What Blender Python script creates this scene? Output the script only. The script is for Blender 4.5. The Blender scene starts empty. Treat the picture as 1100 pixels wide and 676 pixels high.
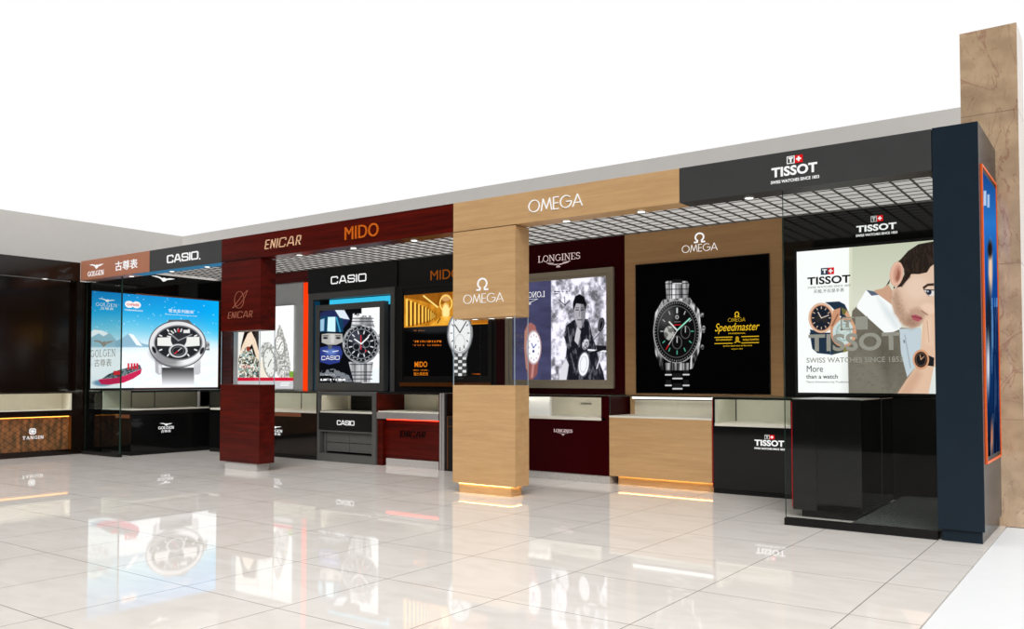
import bpy, math, random
import numpy as np
from mathutils import Vector, Matrix
random.seed(4)
C = bpy.context.scene.collection
scene = bpy.context.scene

# ---------------------------------------------------------------- camera
F, PX, PY = 921.0, 550.0, 377.0
PITCH = math.atan(30/921.0)
YAW = math.atan(667/math.hypot(921.0, 30))
f0 = np.array([-math.sin(YAW), math.cos(YAW), 0.0]); RIGHT = np.array([math.cos(YAW), math.sin(YAW), 0.0]); u0 = np.array([0, 0, 1.0])
FWD = f0*math.cos(PITCH)+u0*math.sin(PITCH); UP = u0*math.cos(PITCH)-f0*math.sin(PITCH)
CAM = np.array([0.883, -6.906, 1.176])
cam_d = bpy.data.cameras.new('camera'); cam = bpy.data.objects.new('camera', cam_d); C.objects.link(cam)
m = Matrix.Identity(4)
for i in range(3):
    m[i][0] = RIGHT[i]; m[i][1] = UP[i]; m[i][2] = -FWD[i]; m[i][3] = CAM[i]
cam.matrix_world = m
cam_d.sensor_width = 36; cam_d.sensor_fit = 'HORIZONTAL'; cam_d.lens = F/1100*36
cam_d.shift_y = (PY-338)/1100; cam_d.clip_start = .05; cam_d.clip_end = 200
scene.camera = cam
# ---------------------------------------------------------------- light of the hall
w = bpy.data.worlds.new('world'); scene.world = w; w.use_nodes = True
nt = w.node_tree; tcw = nt.nodes.new('ShaderNodeTexCoord'); spw = nt.nodes.new('ShaderNodeSeparateXYZ'); nt.links.new(tcw.outputs['Generated'], spw.inputs[0])
# the hall: bright white all round and above, the dim opposite shops low down behind the viewer
my = nt.nodes.new('ShaderNodeMapRange'); my.inputs[1].default_value = -.25; my.inputs[2].default_value = -.05
mz = nt.nodes.new('ShaderNodeMapRange'); mz.inputs[1].default_value = .38; mz.inputs[2].default_value = .6
nt.links.new(spw.outputs[1], my.inputs[0]); nt.links.new(spw.outputs[2], mz.inputs[0])
mm = nt.nodes.new('ShaderNodeMath'); mm.operation = 'MAXIMUM'; nt.links.new(my.outputs[0], mm.inputs[0]); nt.links.new(mz.outputs[0], mm.inputs[1])
mc = nt.nodes.new('ShaderNodeMixRGB'); mc.inputs[1].default_value = (.05, .048, .045, 1); mc.inputs[2].default_value = (1, 1, 1, 1)
nt.links.new(mm.outputs[0], mc.inputs[0]); nt.links.new(mc.outputs[0], nt.nodes['Background'].inputs[0])
w.node_tree.nodes['Background'].inputs[1].default_value = 1.0
sun_d = bpy.data.lights.new('sun', 'SUN'); sun_d.energy = 2.15; sun_d.angle = math.radians(40)
sun = bpy.data.objects.new('sun', sun_d); C.objects.link(sun); sun.rotation_euler = (math.radians(51), 0, math.radians(33))
scene.view_settings.view_transform = 'Standard'; scene.view_settings.look = 'None'
scene.view_settings.gamma = 1; scene.view_settings.exposure = 0.0; scene.view_settings.use_curve_mapping = False

# ---------------------------------------------------------------- measuring: where a sight line meets a real plane
def W(ax, val, u, v):
    r = FWD + RIGHT*(u-PX)/F - UP*(v-PY)/F
    i = 'xyz'.index(ax); t = (val-CAM[i])/r[i]
    return CAM + r*t
def proj(P):
    d = P-CAM; z = d@FWD
    return PX+F*(d@RIGHT)/z, PY-F*(d@UP)/z

# ---------------------------------------------------------------- materials
def lin(c):
    c = np.asarray(c, float)/255
    return np.where(c <= .04045, c/12.92, ((c+.055)/1.055)**2.4)
def L4(c): r = lin(c); return (float(r[0]), float(r[1]), float(r[2]), 1)
def new_mat(name):
    m = bpy.data.materials.new(name); m.use_nodes = True
    return m, m.node_tree, m.node_tree.nodes['Principled BSDF']
def vary(nt, base, amt=.06, scale=6, vec=(1, 1, 1)):
    tc = nt.nodes.new('ShaderNodeTexCoord'); mp = nt.nodes.new('ShaderNodeMapping'); mp.inputs['Scale'].default_value = vec
    n = nt.nodes.new('ShaderNodeTexNoise'); n.inputs['Scale'].default_value = scale; n.inputs['Detail'].default_value = 4
    r = nt.nodes.new('ShaderNodeValToRGB'); r.color_ramp.elements[0].position = .3; r.color_ramp.elements[1].position = .7
    r.color_ramp.elements[0].color = tuple(x*(1-amt) for x in base[:3])+(1,)
    r.color_ramp.elements[1].color = tuple(min(1, x*(1+amt)) for x in base[:3])+(1,)
    nt.links.new(tc.outputs['Object'], mp.inputs[0]); nt.links.new(mp.outputs[0], n.inputs['Vector']); nt.links.new(n.outputs['Fac'], r.inputs[0])
    return r
def plain(name, c, rough=.4, spec=.5, metal=0, amt=.04, scale=6, coat=0):
    m, nt, b = new_mat(name); base = L4(c)
    r = vary(nt, base, amt, scale); nt.links.new(r.outputs[0], b.inputs['Base Color'])
    b.inputs['Roughness'].default_value = rough; b.inputs['Specular IOR Level'].default_value = spec; b.inputs['Metallic'].default_value = metal
    b.inputs['Coat Weight'].default_value = coat; b.inputs['Coat Roughness'].default_value = .02
    return m
def emit(name, c, s=1.0):
    m = bpy.data.materials.new(name); m.use_nodes = True; nt = m.node_tree; nt.nodes.clear()
    e = nt.nodes.new('ShaderNodeEmission'); e.inputs[0].default_value = L4(c); e.inputs[1].default_value = s
    o = nt.nodes.new('ShaderNodeOutputMaterial'); nt.links.new(e.outputs[0], o.inputs[0]); return m
def wood(name, dark, light, rough=.4, sc=(0.6, 3, 9), spec=.4, bands=2.5, p0=.3, p1=.7):
    m, nt, b = new_mat(name)
    tc = nt.nodes.new('ShaderNodeTexCoord'); mp = nt.nodes.new('ShaderNodeMapping'); mp.inputs['Scale'].default_value = sc
    n = nt.nodes.new('ShaderNodeTexNoise'); n.inputs['Scale'].default_value = bands; n.inputs['Detail'].default_value = 7; n.inputs['Roughness'].default_value = .6; n.inputs['Distortion'].default_value = .5
    n2 = nt.nodes.new('ShaderNodeTexNoise'); n2.inputs['Scale'].default_value = bands*6; n2.inputs['Detail'].default_value = 3
    r = nt.nodes.new('ShaderNodeValToRGB'); r.color_ramp.elements[0].color = L4(dark); r.color_ramp.elements[1].color = L4(light)
    r.color_ramp.elements[0].position = p0; r.color_ramp.elements[1].position = p1
    mx = nt.nodes.new('ShaderNodeMath'); mx.operation = 'MULTIPLY_ADD'; mx.inputs[1].default_value = .3; ml = nt.nodes.new('ShaderNodeMath'); ml.operation = 'MULTIPLY'; ml.inputs[1].default_value = .7
    nt.links.new(tc.outputs['Object'], mp.inputs[0]); nt.links.new(mp.outputs[0], n.inputs['Vector']); nt.links.new(mp.outputs[0], n2.inputs['Vector'])
    nt.links.new(n.outputs['Fac'], ml.inputs[0]); nt.links.new(n2.outputs['Fac'], mx.inputs[0]); nt.links.new(ml.outputs[0], mx.inputs[2]); nt.links.new(mx.outputs[0], r.inputs[0])
    nt.links.new(r.outputs[0], b.inputs['Base Color']); b.inputs['Roughness'].default_value = rough; b.inputs['Specular IOR Level'].default_value = spec
    return m
def glass(name, tint=(.99, .995, .992), refl=.8, rough=0.0):
    m = bpy.data.materials.new(name); m.use_nodes = True; nt = m.node_tree; nt.nodes.clear()
    t = nt.nodes.new('ShaderNodeBsdfTransparent'); t.inputs[0].default_value = (*tint, 1)
    g = nt.nodes.new('ShaderNodeBsdfGlossy'); g.inputs['Roughness'].default_value = rough
    fr = nt.nodes.new('ShaderNodeFresnel'); fr.inputs[0].default_value = 1.45
    mu = nt.nodes.new('ShaderNodeMath'); mu.operation = 'MULTIPLY'; mu.inputs[1].default_value = refl
    mi = nt.nodes.new('ShaderNodeMixShader'); o = nt.nodes.new('ShaderNodeOutputMaterial')
    ge = nt.nodes.new('ShaderNodeNewGeometry'); fl = nt.nodes.new('ShaderNodeMath'); fl.operation = 'SUBTRACT'; fl.inputs[0].default_value = 1; fm = nt.nodes.new('ShaderNodeMath'); fm.operation = 'MULTIPLY'
    nt.links.new(ge.outputs['Backfacing'], fl.inputs[1]); nt.links.new(fr.outputs[0], mu.inputs[0]); nt.links.new(mu.outputs[0], fm.inputs[0]); nt.links.new(fl.outputs[0], fm.inputs[1]); nt.links.new(fm.outputs[0], mi.inputs[0]); nt.links.new(t.outputs[0], mi.inputs[1]); nt.links.new(g.outputs[0], mi.inputs[2]); nt.links.new(mi.outputs[0], o.inputs[0])
    return m
M = {}
M['oak'] = wood('oak', (180, 142, 97), (203, 165, 118), .45, (0.5, 3, 8))
M['oak_shaded'] = wood('oak_shaded', (155, 117, 76), (176, 137, 92), .5, (0.5, 3, 8))  # oak again, darkened in its colour for the unlit back panel
M['rosewood'] = wood('rosewood', (48, 6, 3), (94, 17, 7), .32, (.35, 3, 10), .2, 2.2, .36, .66)
M['wall'] = plain('wall_paint', (214, 210, 205), .8, .2, amt=.015)
M['charcoal'] = plain('charcoal_panel', (58, 58, 58), .5, .25)
M['casio_grey'] = plain('slate_panel', (64, 66, 66), .5, .25)
M['brown'] = plain('copper_brown_panel', (176, 116, 90), .4, .3)
M['navy'] = plain('navy_lacquer', (31, 41, 50), .2, .09)
M['black'] = plain('black_lacquer', (13, 13, 13), .06, .5)
M['blackmatt'] = plain('black_matt', (12, 11, 11), .5, .3)
M['darkbrown'] = plain('dark_brown_lacquer', (20, 11, 6), .12, .5)
M['maroon'] = plain('maroon_lacquer', (46, 1, 5), .3, .05)
M['frame_grey'] = plain('frame_grey', (84, 84, 82), .4, .4)
M['lightgrey'] = plain('light_grey_panel', (170, 172, 172), .5, .3)
M['beige'] = plain('beige_lining', (222, 216, 196), .6, .2)
M['sage'] = plain('pale_sage_lining', (200, 199, 180), .6, .2)
M['cream'] = plain('cream_deck', (228, 224, 210), .4, .3)
M['steel'] = plain('brushed_steel', (190, 188, 186), .3, .5, .6)
M['stone_skirt'] = plain('pale_speckled_skirting', (178, 174, 170), .5, .3, amt=.18, scale=90)
M['taupe'] = plain('taupe_metal_frame', (150, 140, 122), .35, .4, .3)
M['orange'] = plain('orange_trim', (235, 95, 20), .4, .4)
M['bronze'] = plain('bronze_orange_strip', (120, 66, 18), .3, .5, .4)
M['copper'] = plain('copper_trim', (150, 95, 66), .35, .5, .5)
M['white'] = plain('white_panel', (235, 236, 236), .5, .3, amt=.01)
M['slat'] = plain('ceiling_slat', (95, 92, 90), .6, .2)
M['ceiling_glow'] = emit('added_ceiling_glow', (204, 200, 195), .9)  # emission added to brighten the ceiling cells, no lamp there
M['whiteletter'] = emit('backlit_white_letter', (250, 250, 250), 1.0)
M['dimletter'] = emit('dim_backlit_white_letter', (225, 225, 222), .75)
M['silverletter'] = emit('silver_pink_backlit_letter', (225, 200, 198), .95)
M['peach'] = plain('peach_letter', (245, 200, 160), .4)
M['orangeletter'] = plain('orange_letter', (205, 98, 8), .4)
M['dimorange'] = emit('dim_orange_letter', (150, 78, 22), .8)
M['brownletter'] = plain('bronze_letter', (190, 120, 95), .4)
M['darkletter'] = plain('dark_metal_letter', (30, 10, 12), .2, .6)
M['red'] = emit('lit_red', (225, 25, 30), 1)
M['redline'] = emit('red_edge_light', (190, 15, 25), .8)
M['led_white'] = emit('led_white', (255, 255, 250), 1.3)
M['added_niche_glow'] = emit('added_niche_strip', (255, 248, 230), 14)  # for hidden strips added to brighten the counter niches
M['led_warm'] = emit('led_warm', (255, 205, 110), 16)
M['led_amber'] = emit('led_amber', (255, 170, 70), 3.5)
M['led_cyan'] = emit('led_cyan', (60, 195, 235), 1.0)
M['led_cyan_dim'] = emit('led_cyan_dim', (10, 60, 85), .8)
M['soffit_glow'] = emit('painted_soffit_glow', (62, 122, 160), .9)  # blue glow under the header, painted as emission
M['led_red'] = emit('led_red_orange', (255, 62, 12), 1.0)
M['led_redwash'] = emit('led_red_wash', (255, 50, 25), 5)
M['lens'] = emit('downlight_lens', (255, 252, 245), 3)
M['ltblack'] = emit('backlit_black_print', (20, 20, 22), 1)
M['ltgrey'] = plain('grey_glass_lettering', (142, 142, 132), .6)
M['ltyellow'] = emit('backlit_yellow_print', (235, 190, 40), 1)
M['ltorange'] = emit('backlit_orange_print', (235, 130, 25), 1)
M['ltnavy'] = emit('backlit_navy_print', (48, 66, 84), 1)
M['glass'] = glass('clear_glass')
M['tinted'] = glass('green_grey_glass', (.95, .965, .955), .7)
M['smoke'] = glass('smoked_glass', (.86, .9, .89), .8)
M['glassedge'] = plain('glass_edge', (28, 52, 44), .2)
M['glassedge_lit'] = plain('pale_glass_edge', (150, 165, 175), .2)

def marble():
    m, nt, b = new_mat('rose_beige_marble'); tc = nt.nodes.new('ShaderNodeTexCoord')
    n1 = nt.nodes.new('ShaderNodeTexNoise'); n1.inputs['Scale'].default_value = 6; n1.inputs['Detail'].default_value = 9
    r1 = nt.nodes.new('ShaderNodeValToRGB'); r1.color_ramp.elements[0].color = L4((178, 150, 120)); r1.color_ramp.elements[1].color = L4((205, 175, 142)); r1.color_ramp.elements[0].position = .35; r1.color_ramp.elements[1].position = .65
    def veins(scale, det, wid, seed):
        mp = nt.nodes.new('ShaderNodeMapping'); mp.inputs['Scale'].default_value = (1.2, 1.2, .55); mp.inputs['Location'].default_value = (seed, seed, 0)
        n2 = nt.nodes.new('ShaderNodeTexNoise'); n2.inputs['Scale'].default_value = scale; n2.inputs['Detail'].default_value = det; n2.inputs['Distortion'].default_value = .9
        s = nt.nodes.new('ShaderNodeMath'); s.operation = 'SUBTRACT'; s.inputs[1].default_value = .5
        a = nt.nodes.new('ShaderNodeMath'); a.operation = 'ABSOLUTE'
        r = nt.nodes.new('ShaderNodeMapRange'); r.inputs[1].default_value = 0; r.inputs[2].default_value = wid; r.inputs[3].default_value = 1; r.inputs[4].default_value = 0
        nt.links.new(tc.outputs['Object'], mp.inputs[0]); nt.links.new(mp.outputs[0], n2.inputs['Vector']); nt.links.new(n2.outputs['Fac'], s.inputs[0]); nt.links.new(s.outputs[0], a.inputs[0]); nt.links.new(a.outputs[0], r.inputs[0])
        return r
    va = veins(2.2, 7, .012, 3); vb = veins(4.5, 5, .007, 9)
    mx = nt.nodes.new('ShaderNodeMath'); mx.operation = 'MAXIMUM'; nt.links.new(va.outputs[0], mx.inputs[0]); nt.links.new(vb.outputs[0], mx.inputs[1])
    sc = nt.nodes.new('ShaderNodeMath'); sc.operation = 'MULTIPLY'; sc.inputs[1].default_value = .6; nt.links.new(mx.outputs[0], sc.inputs[0])
    mi = nt.nodes.new('ShaderNodeMixRGB'); mi.inputs[2].default_value = L4((150, 96, 84))
    nt.links.new(tc.outputs['Object'], n1.inputs['Vector']); nt.links.new(n1.outputs['Fac'], r1.inputs[0]); nt.links.new(sc.outputs[0], mi.inputs[0]); nt.links.new(r1.outputs[0], mi.inputs[1])
    nt.links.new(mi.outputs[0], b.inputs['Base Color']); b.inputs['Roughness'].default_value = .04; b.inputs['Specular IOR Level'].default_value = .5; b.inputs['IOR'].default_value = 1.9
    return m
M['marble'] = marble()
M['joint'] = plain('marble_joint', (150, 128, 108), .7)
def floor_mat():
    m, nt, b = new_mat('polished_tiles'); tc = nt.nodes.new('ShaderNodeTexCoord'); sp = nt.nodes.new('ShaderNodeSeparateXYZ'); nt.links.new(tc.outputs['Object'], sp.inputs[0])
    def line(out, off):
        a = nt.nodes.new('ShaderNodeMath'); a.operation = 'ADD'; a.inputs[1].default_value = off; nt.links.new(out, a.inputs[0])
        d = nt.nodes.new('ShaderNodeMath'); d.operation = 'PINGPONG'; d.inputs[1].default_value = .4; nt.links.new(a.outputs[0], d.inputs[0])
        r = nt.nodes.new('ShaderNodeMapRange'); r.inputs[1].default_value = .002; r.inputs[2].default_value = .0035; r.inputs[3].default_value = 1; r.inputs[4].default_value = 0
        nt.links.new(d.outputs[0], r.inputs[0]); return r
    lx = line(sp.outputs[0], .29+16); ly = line(sp.outputs[1], .02+16)
    mx = nt.nodes.new('ShaderNodeMath'); mx.operation = 'MAXIMUM'; nt.links.new(lx.outputs[0], mx.inputs[0]); nt.links.new(ly.outputs[0], mx.inputs[1])
    n = nt.nodes.new('ShaderNodeTexNoise'); n.inputs['Scale'].default_value = 2.0; n.inputs['Detail'].default_value = 8; n.inputs['Distortion'].default_value = 1.5
    mp = nt.nodes.new('ShaderNodeMapping'); mp.inputs['Scale'].default_value = (1, 2.2, 1); nt.links.new(tc.outputs['Object'], mp.inputs[0]); nt.links.new(mp.outputs[0], n.inputs['Vector'])
    r = nt.nodes.new('ShaderNodeValToRGB'); r.color_ramp.elements[0].color = L4((234, 227, 219)); r.color_ramp.elements[1].color = L4((243, 237, 230)); r.color_ramp.elements[0].position = .3; r.color_ramp.elements[1].position = .6
    nt.links.new(n.outputs['Fac'], r.inputs[0])
    sc = nt.nodes.new('ShaderNodeMath'); sc.operation = 'MULTIPLY'; sc.inputs[1].default_value = .75; nt.links.new(mx.outputs[0], sc.inputs[0])
    mi = nt.nodes.new('ShaderNodeMixRGB'); mi.inputs[2].default_value = L4((70, 66, 62)); nt.links.new(sc.outputs[0], mi.inputs[0]); nt.links.new(r.outputs[0], mi.inputs[1]); nt.links.new(mi.outputs[0], b.inputs['Base Color'])
    b.inputs['Roughness'].default_value = .03; b.inputs['IOR'].default_value = 1.42; b.inputs['Specular IOR Level'].default_value = .5
    return m
M['floor'] = floor_mat()
def diamond_mat():
    m, nt, b = new_mat('bronze_diamond_panel'); tc = nt.nodes.new('ShaderNodeTexCoord'); sp = nt.nodes.new('ShaderNodeSeparateXYZ'); nt.links.new(tc.outputs['Object'], sp.inputs[0])
    outs = []
    for s in (1, -1):
        a = nt.nodes.new('ShaderNodeMath'); a.operation = 'MULTIPLY_ADD'; a.inputs[1].default_value = s*.72; nt.links.new(sp.outputs[1], a.inputs[0]); nt.links.new(sp.outputs[2], a.inputs[2])
        o = nt.nodes.new('ShaderNodeMath'); o.operation = 'ADD'; o.inputs[1].default_value = 8; nt.links.new(a.outputs[0], o.inputs[0])
        d = nt.nodes.new('ShaderNodeMath'); d.operation = 'PINGPONG'; d.inputs[1].default_value = .052; nt.links.new(o.outputs[0], d.inputs[0])
        r = nt.nodes.new('ShaderNodeMapRange'); r.inputs[1].default_value = .002; r.inputs[2].default_value = .006; r.inputs[3].default_value = 1; r.inputs[4].default_value = 0
        nt.links.new(d.outputs[0], r.inputs[0]); outs.append(r)
    mx = nt.nodes.new('ShaderNodeMath'); mx.operation = 'MAXIMUM'; nt.links.new(outs[0].outputs[0], mx.inputs[0]); nt.links.new(outs[1].outputs[0], mx.inputs[1])
    n = nt.nodes.new('ShaderNodeTexNoise'); n.inputs['Scale'].default_value = 5; mp = nt.nodes.new('ShaderNodeMapping'); mp.inputs['Scale'].default_value = (1, 4, .7); nt.links.new(tc.outputs['Object'], mp.inputs[0]); nt.links.new(mp.outputs[0], n.inputs['Vector'])
    r = nt.nodes.new('ShaderNodeValToRGB'); r.color_ramp.elements[0].color = L4((84, 62, 36)); r.color_ramp.elements[1].color = L4((160, 104, 60)); r.color_ramp.elements[0].position = .35; r.color_ramp.elements[1].position = .68
    nt.links.new(n.outputs['Fac'], r.inputs[0]); mi = nt.nodes.new('ShaderNodeMixRGB'); mi.inputs[2].default_value = L4((24, 14, 8)); nt.links.new(mx.outputs[0], mi.inputs[0]); nt.links.new(r.outputs[0], mi.inputs[1]); nt.links.new(mi.outputs[0], b.inputs['Base Color'])
    b.inputs['Roughness'].default_value = .35; return m
M['diamond'] = diamond_mat()
mp_, nt_, b_ = new_mat('backlit_print'); nt_.nodes.clear()
at_ = nt_.nodes.new('ShaderNodeVertexColor'); at_.layer_name = 'print'; em_ = nt_.nodes.new('ShaderNodeEmission'); em_.inputs[1].default_value = 1.12
o_ = nt_.nodes.new('ShaderNodeOutputMaterial'); nt_.links.new(at_.outputs[0], em_.inputs[0]); nt_.links.new(em_.outputs[0], o_.inputs[0]); M['print'] = mp_

# ---------------------------------------------------------------- builders
def tag(o, label=None, cat=None, group=None, kind=None):
    if label: o['label'] = label
    if cat: o['category'] = cat
    if group: o['group'] = group
    if kind: o['kind'] = kind
    return o
def thing(name, label, cat, loc=(0, 0, 0), group=None):
    o = bpy.data.objects.new(name, None); C.objects.link(o); o.location = loc; o.empty_display_size = .1
    return tag(o, label, cat, group)
class MB:
    def __init__(s): s.v = []; s.f = []
    def box(s, x0, x1, y0, y1, z0, z1):
        n = len(s.v); s.v += [(x, y, z) for z in (z0, z1) for y in (y0, y1) for x in (x0, x1)]
        s.f += [tuple(n+i for i in q) for q in ((0, 2, 3, 1), (4, 5, 7, 6), (0, 1, 5, 4), (2, 6, 7, 3), (0, 4, 6, 2), (1, 3, 7, 5))]; return s
    def prism(s, pts, off):          # polygon of 3D points swept by the vector off
        n = len(s.v); k = len(pts); off = np.array(off)
        s.v += [tuple(p) for p in pts]+[tuple(np.array(p)+off) for p in pts]
        s.f.append(tuple(range(n, n+k))); s.f.append(tuple(range(n+2*k-1, n+k-1, -1)))
        for i in range(k): j = (i+1) % k; s.f.append((n+j, n+i, n+k+i, n+k+j))
        return s
    def frame_y(s, x0, x1, z0, z1, wd, y0, y1, wb=None):     # picture frame facing the hall
        wb = wb or wd
        s.box(x0, x0+wd, y0, y1, z0, z1); s.box(x1-wd, x1, y0, y1, z0, z1); s.box(x0+wd, x1-wd, y0, y1, z1-wd, z1); s.box(x0+wd, x1-wd, y0, y1, z0, z0+wb); return s
    def build(s, name, mat, parent=None, bevel=0):
        me = bpy.data.meshes.new(name); v = s.v
        if parent is not None:
            L = parent.get('_o', None)
            px, py, pz = origin_of(parent); v = [(a-px, b-py, c-pz) for a, b, c in v]
            org = (px, py, pz)
        else: org = (0, 0, 0)
        me.from_pydata(v, [], s.f); me.materials.append(M[mat]); me.update()
        o = bpy.data.objects.new(name, me); C.objects.link(o)
        if parent is not None: o.parent = parent
        if bevel:
            md = o.modifiers.new('bevel', 'BEVEL'); md.width = bevel; md.segments = 2; md.limit_method = 'ANGLE'
        return o
def origin_of(o):
    x = Vector((0, 0, 0))
    while o is not None: x = x+o.location; o = o.parent
    return x.x, x.y, x.z
def part(name, mat, parent, *boxes, bevel=0):
    b = MB()
    for q in boxes: b.box(*q)
    return b.build(name, mat, parent, bevel)

def parts(name, mat, parent, *boxes, bevel=0):
    return [part(name, mat, parent, q, bevel=bevel) for q in boxes]
# planes that signs stand on:   face_y(Y): looks toward the hall (-Y), face_x(X): looks toward +X
class Face:
    def __init__(s, ax, val): s.ax = ax; s.val = val
    def pt(s, a, z, d=0):
        return (a, s.val-d, z) if s.ax == 'y' else (s.val+d, a, z)
    def px(s, u, v):
        p = W(s.ax, s.val, u, v); return (p[0] if s.ax == 'y' else p[1]), p[2]
def rect_px(face, u0, vt, vb, u1):       # left edge top and bottom plus the right edge of a lettering -> metres on the face
    a0, zt = face.px(u0, vt); _, zb = face.px(u0, vb); a1, _ = face.px(u1, vt); return a0, a1, zb, zt
_txt = {}
def text2d(s, bold=0.0, shear=0.0):
    k = (s, bold, shear)
    if k in _txt: return _txt[k]
    cu = bpy.data.curves.new('t', 'FONT'); cu.body = s; cu.offset = bold; cu.shear = shear; cu.resolution_u = 4; cu.space_character = 1.0+bold*1.2
    ob = bpy.data.objects.new('t', cu); me = bpy.data.meshes.new_from_object(ob)
    v = np.array([q.co[:2] for q in me.vertices]); f = [tuple(p.vertices) for p in me.polygons]
    bpy.data.objects.remove(ob); bpy.data.curves.remove(cu); bpy.data.meshes.remove(me)
    lo = v.min(0); hi = v.max(0); v = (v-lo)/(hi-lo); _txt[k] = (v, f); return v, f
def flat_letters(name, s, face, rect, mat, parent, bold=0.0, shear=0.0, depth=.004, mirror=False):
    v, f = text2d(s, bold, shear); a0, a1, z0, z1 = rect; mb = MB(); n = len(v)
    xs = 1-v[:, 0] if mirror else v[:, 0]
    fr = [face.pt(a0+(a1-a0)*x, z0+(z1-z0)*y, depth) for x, y in zip(xs, v[:, 1])]
    bk = [face.pt(a0+(a1-a0)*x, z0+(z1-z0)*y, .0008) for x, y in zip(xs, v[:, 1])]
    mb.v = fr+bk; mb.f = list(f)
    ed = {}
    for q in f:
        for i in range(len(q)):
            e = (q[i], q[(i+1) % len(q)]); ed[e] = 1
    for (a, b) in ed:
        if (b, a) not in ed: mb.f.append((b, a, a+n, b+n))
    return mb.build(name, mat, parent)
def arc(cx, cy, rx, ry, a0, a1, n=12):
    return [(cx+rx*math.cos(math.radians(a0+(a1-a0)*i/n)), cy+ry*math.sin(math.radians(a0+(a1-a0)*i/n))) for i in range(n+1)]
BLOCK = {   # squarish rounded capitals: (width, strokes)
 'C': (1.1, [[(1.1, .78), (1.1, .88), (.98, 1), (.12, 1), (0, .88), (0, .12), (.12, 0), (.98, 0), (1.1, .12), (1.1, .22)]]),
 'A': (1.15, [[(0, 0), (.42, 1), (.73, 1), (1.15, 0)], [(.2, .28), (.95, .28)]]),
 'S': (1.1, [[(1.1, .78), (1.06, .95), (.94, 1), (.12, 1), (0, .9), (0, .62), (.12, .53), (.98, .48), (1.1, .38), (1.1, .12), (.98, 0), (.12, 0), (.02, .06), (0, .24)]]),
 'I': (.0, [[(0, 0), (0, 1)]]),
 'O': (1.2, [[(.12, 0), (1.08, 0), (1.2, .12), (1.2, .88), (1.08, 1), (.12, 1), (0, .88), (0, .12), (.12, 0)]]),
 'E': (.62, [[(.62, 1), (0, 1), (0, 0), (.62, 0)], [(0, .5), (.52, .5)]]),
 'N': (.7, [[(0, 0), (0, 1), (.7, 0), (.7, 1)]]),
 'R': (.66, [[(0, 0), (0, 1), (.56, 1), (.66, .92), (.66, .52), (.56, .44), (0, .44)], [(.36, .44), (.7, 0)]]),
 '.': (.0, [[(0, 0), (0, .02)]]),
}
SANS = {
 'O': (1.15, [arc(.57, .5, .57, .5, 0, 360, 28)]), 'M': (1.1, [[(0, 0), (.2, 1), (.55, .12), (.9, 1), (1.1, 0)]]),
 'E': (.52, [[(.52, 1), (0, 1), (0, 0), (.52, 0)], [(0, .5), (.46, .5)]]),
 'G': (1.08, [arc(.57, .5, .57, .5, 48, 360, 24)+[(.64, .5)]]), 'A': (.95, [[(0, 0), (.475, 1), (.95, 0)], [(.15, .3), (.8, .3)]]),
}
def sf(x0, x1, y): return [(x0, y), (x1, y)]
SERIF = {
 'L': (.72, [([(.15, 0), (.15, 1)], 2), (sf(0, .32, 1), 1), ([(0, 0), (.7, 0), (.72, .28)], 1)]),
 'O': (.9, [(arc(.45, .5, .42, .5, 0, 360, 20), 1.5)]),
 'N': (.95, [([(.15, 0), (.15, 1)], 1), ([(.15, 1), (.8, 0)], 2), ([(.8, 0), (.8, 1)], 1), (sf(0, .3, 0), 1), (sf(0, .2, 1), 1), (sf(.65, .95, 1), 1)]),
 'G': (.92, [(arc(.45, .5, .42, .5, 45, 320, 16), 1.5), ([(.8, .45), (.8, .1)], 1.6), (sf(.6, .95, .45), 1)]),
 'I': (.34, [([(.17, 0), (.17, 1)], 2), (sf(0, .34, 0), 1), (sf(0, .34, 1), 1)]),
 'E': (.72, [([(.15, 0), (.15, 1)], 2), ([(0, 0), (.68, 0), (.72, .25)], 1), ([(0, 1), (.66, 1), (.68, .78)], 1), (sf(.15, .5, .5), 1)]),
 'S': (.65, [(arc(.32, .74, .27, .25, 20, 270, 10)+arc(.32, .25, .29, .25, 90, -160, 10), 1.6)]),
 'T': (.8, [([(.4, 0), (.4, 1)], 2), ([(0, .8), (.03, 1), (.77, 1), (.8, .8)], 1), (sf(.25, .55, 0), 1)]),
 'A': (.9, [([(.1, 0), (.45, 1)], 1), ([(.45, 1), (.8, 0)], 2), (sf(.22, .68, .35), 1), (sf(0, .25, 0), 1), (sf(.62, .95, 0), 1)]),
}
def stroke_letters(name, s, face, rect, mat, parent, kind='block', wt=.2, gap=.3, shear=0.0, depth=.006):
    strokes = []; x = 0
    for ch in s:
        wd, ss = {'block': BLOCK, 'serif': SERIF, 'sans': SANS}[kind][ch]
        for q in ss:
            pts, k = q if kind == 'serif' else (q, 1)
            strokes.append(([(x+a+b*shear, b) for a, b in pts], k))
        x += wd+gap
    polylines(name, strokes, face, rect, mat, parent, wt, depth)
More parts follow.
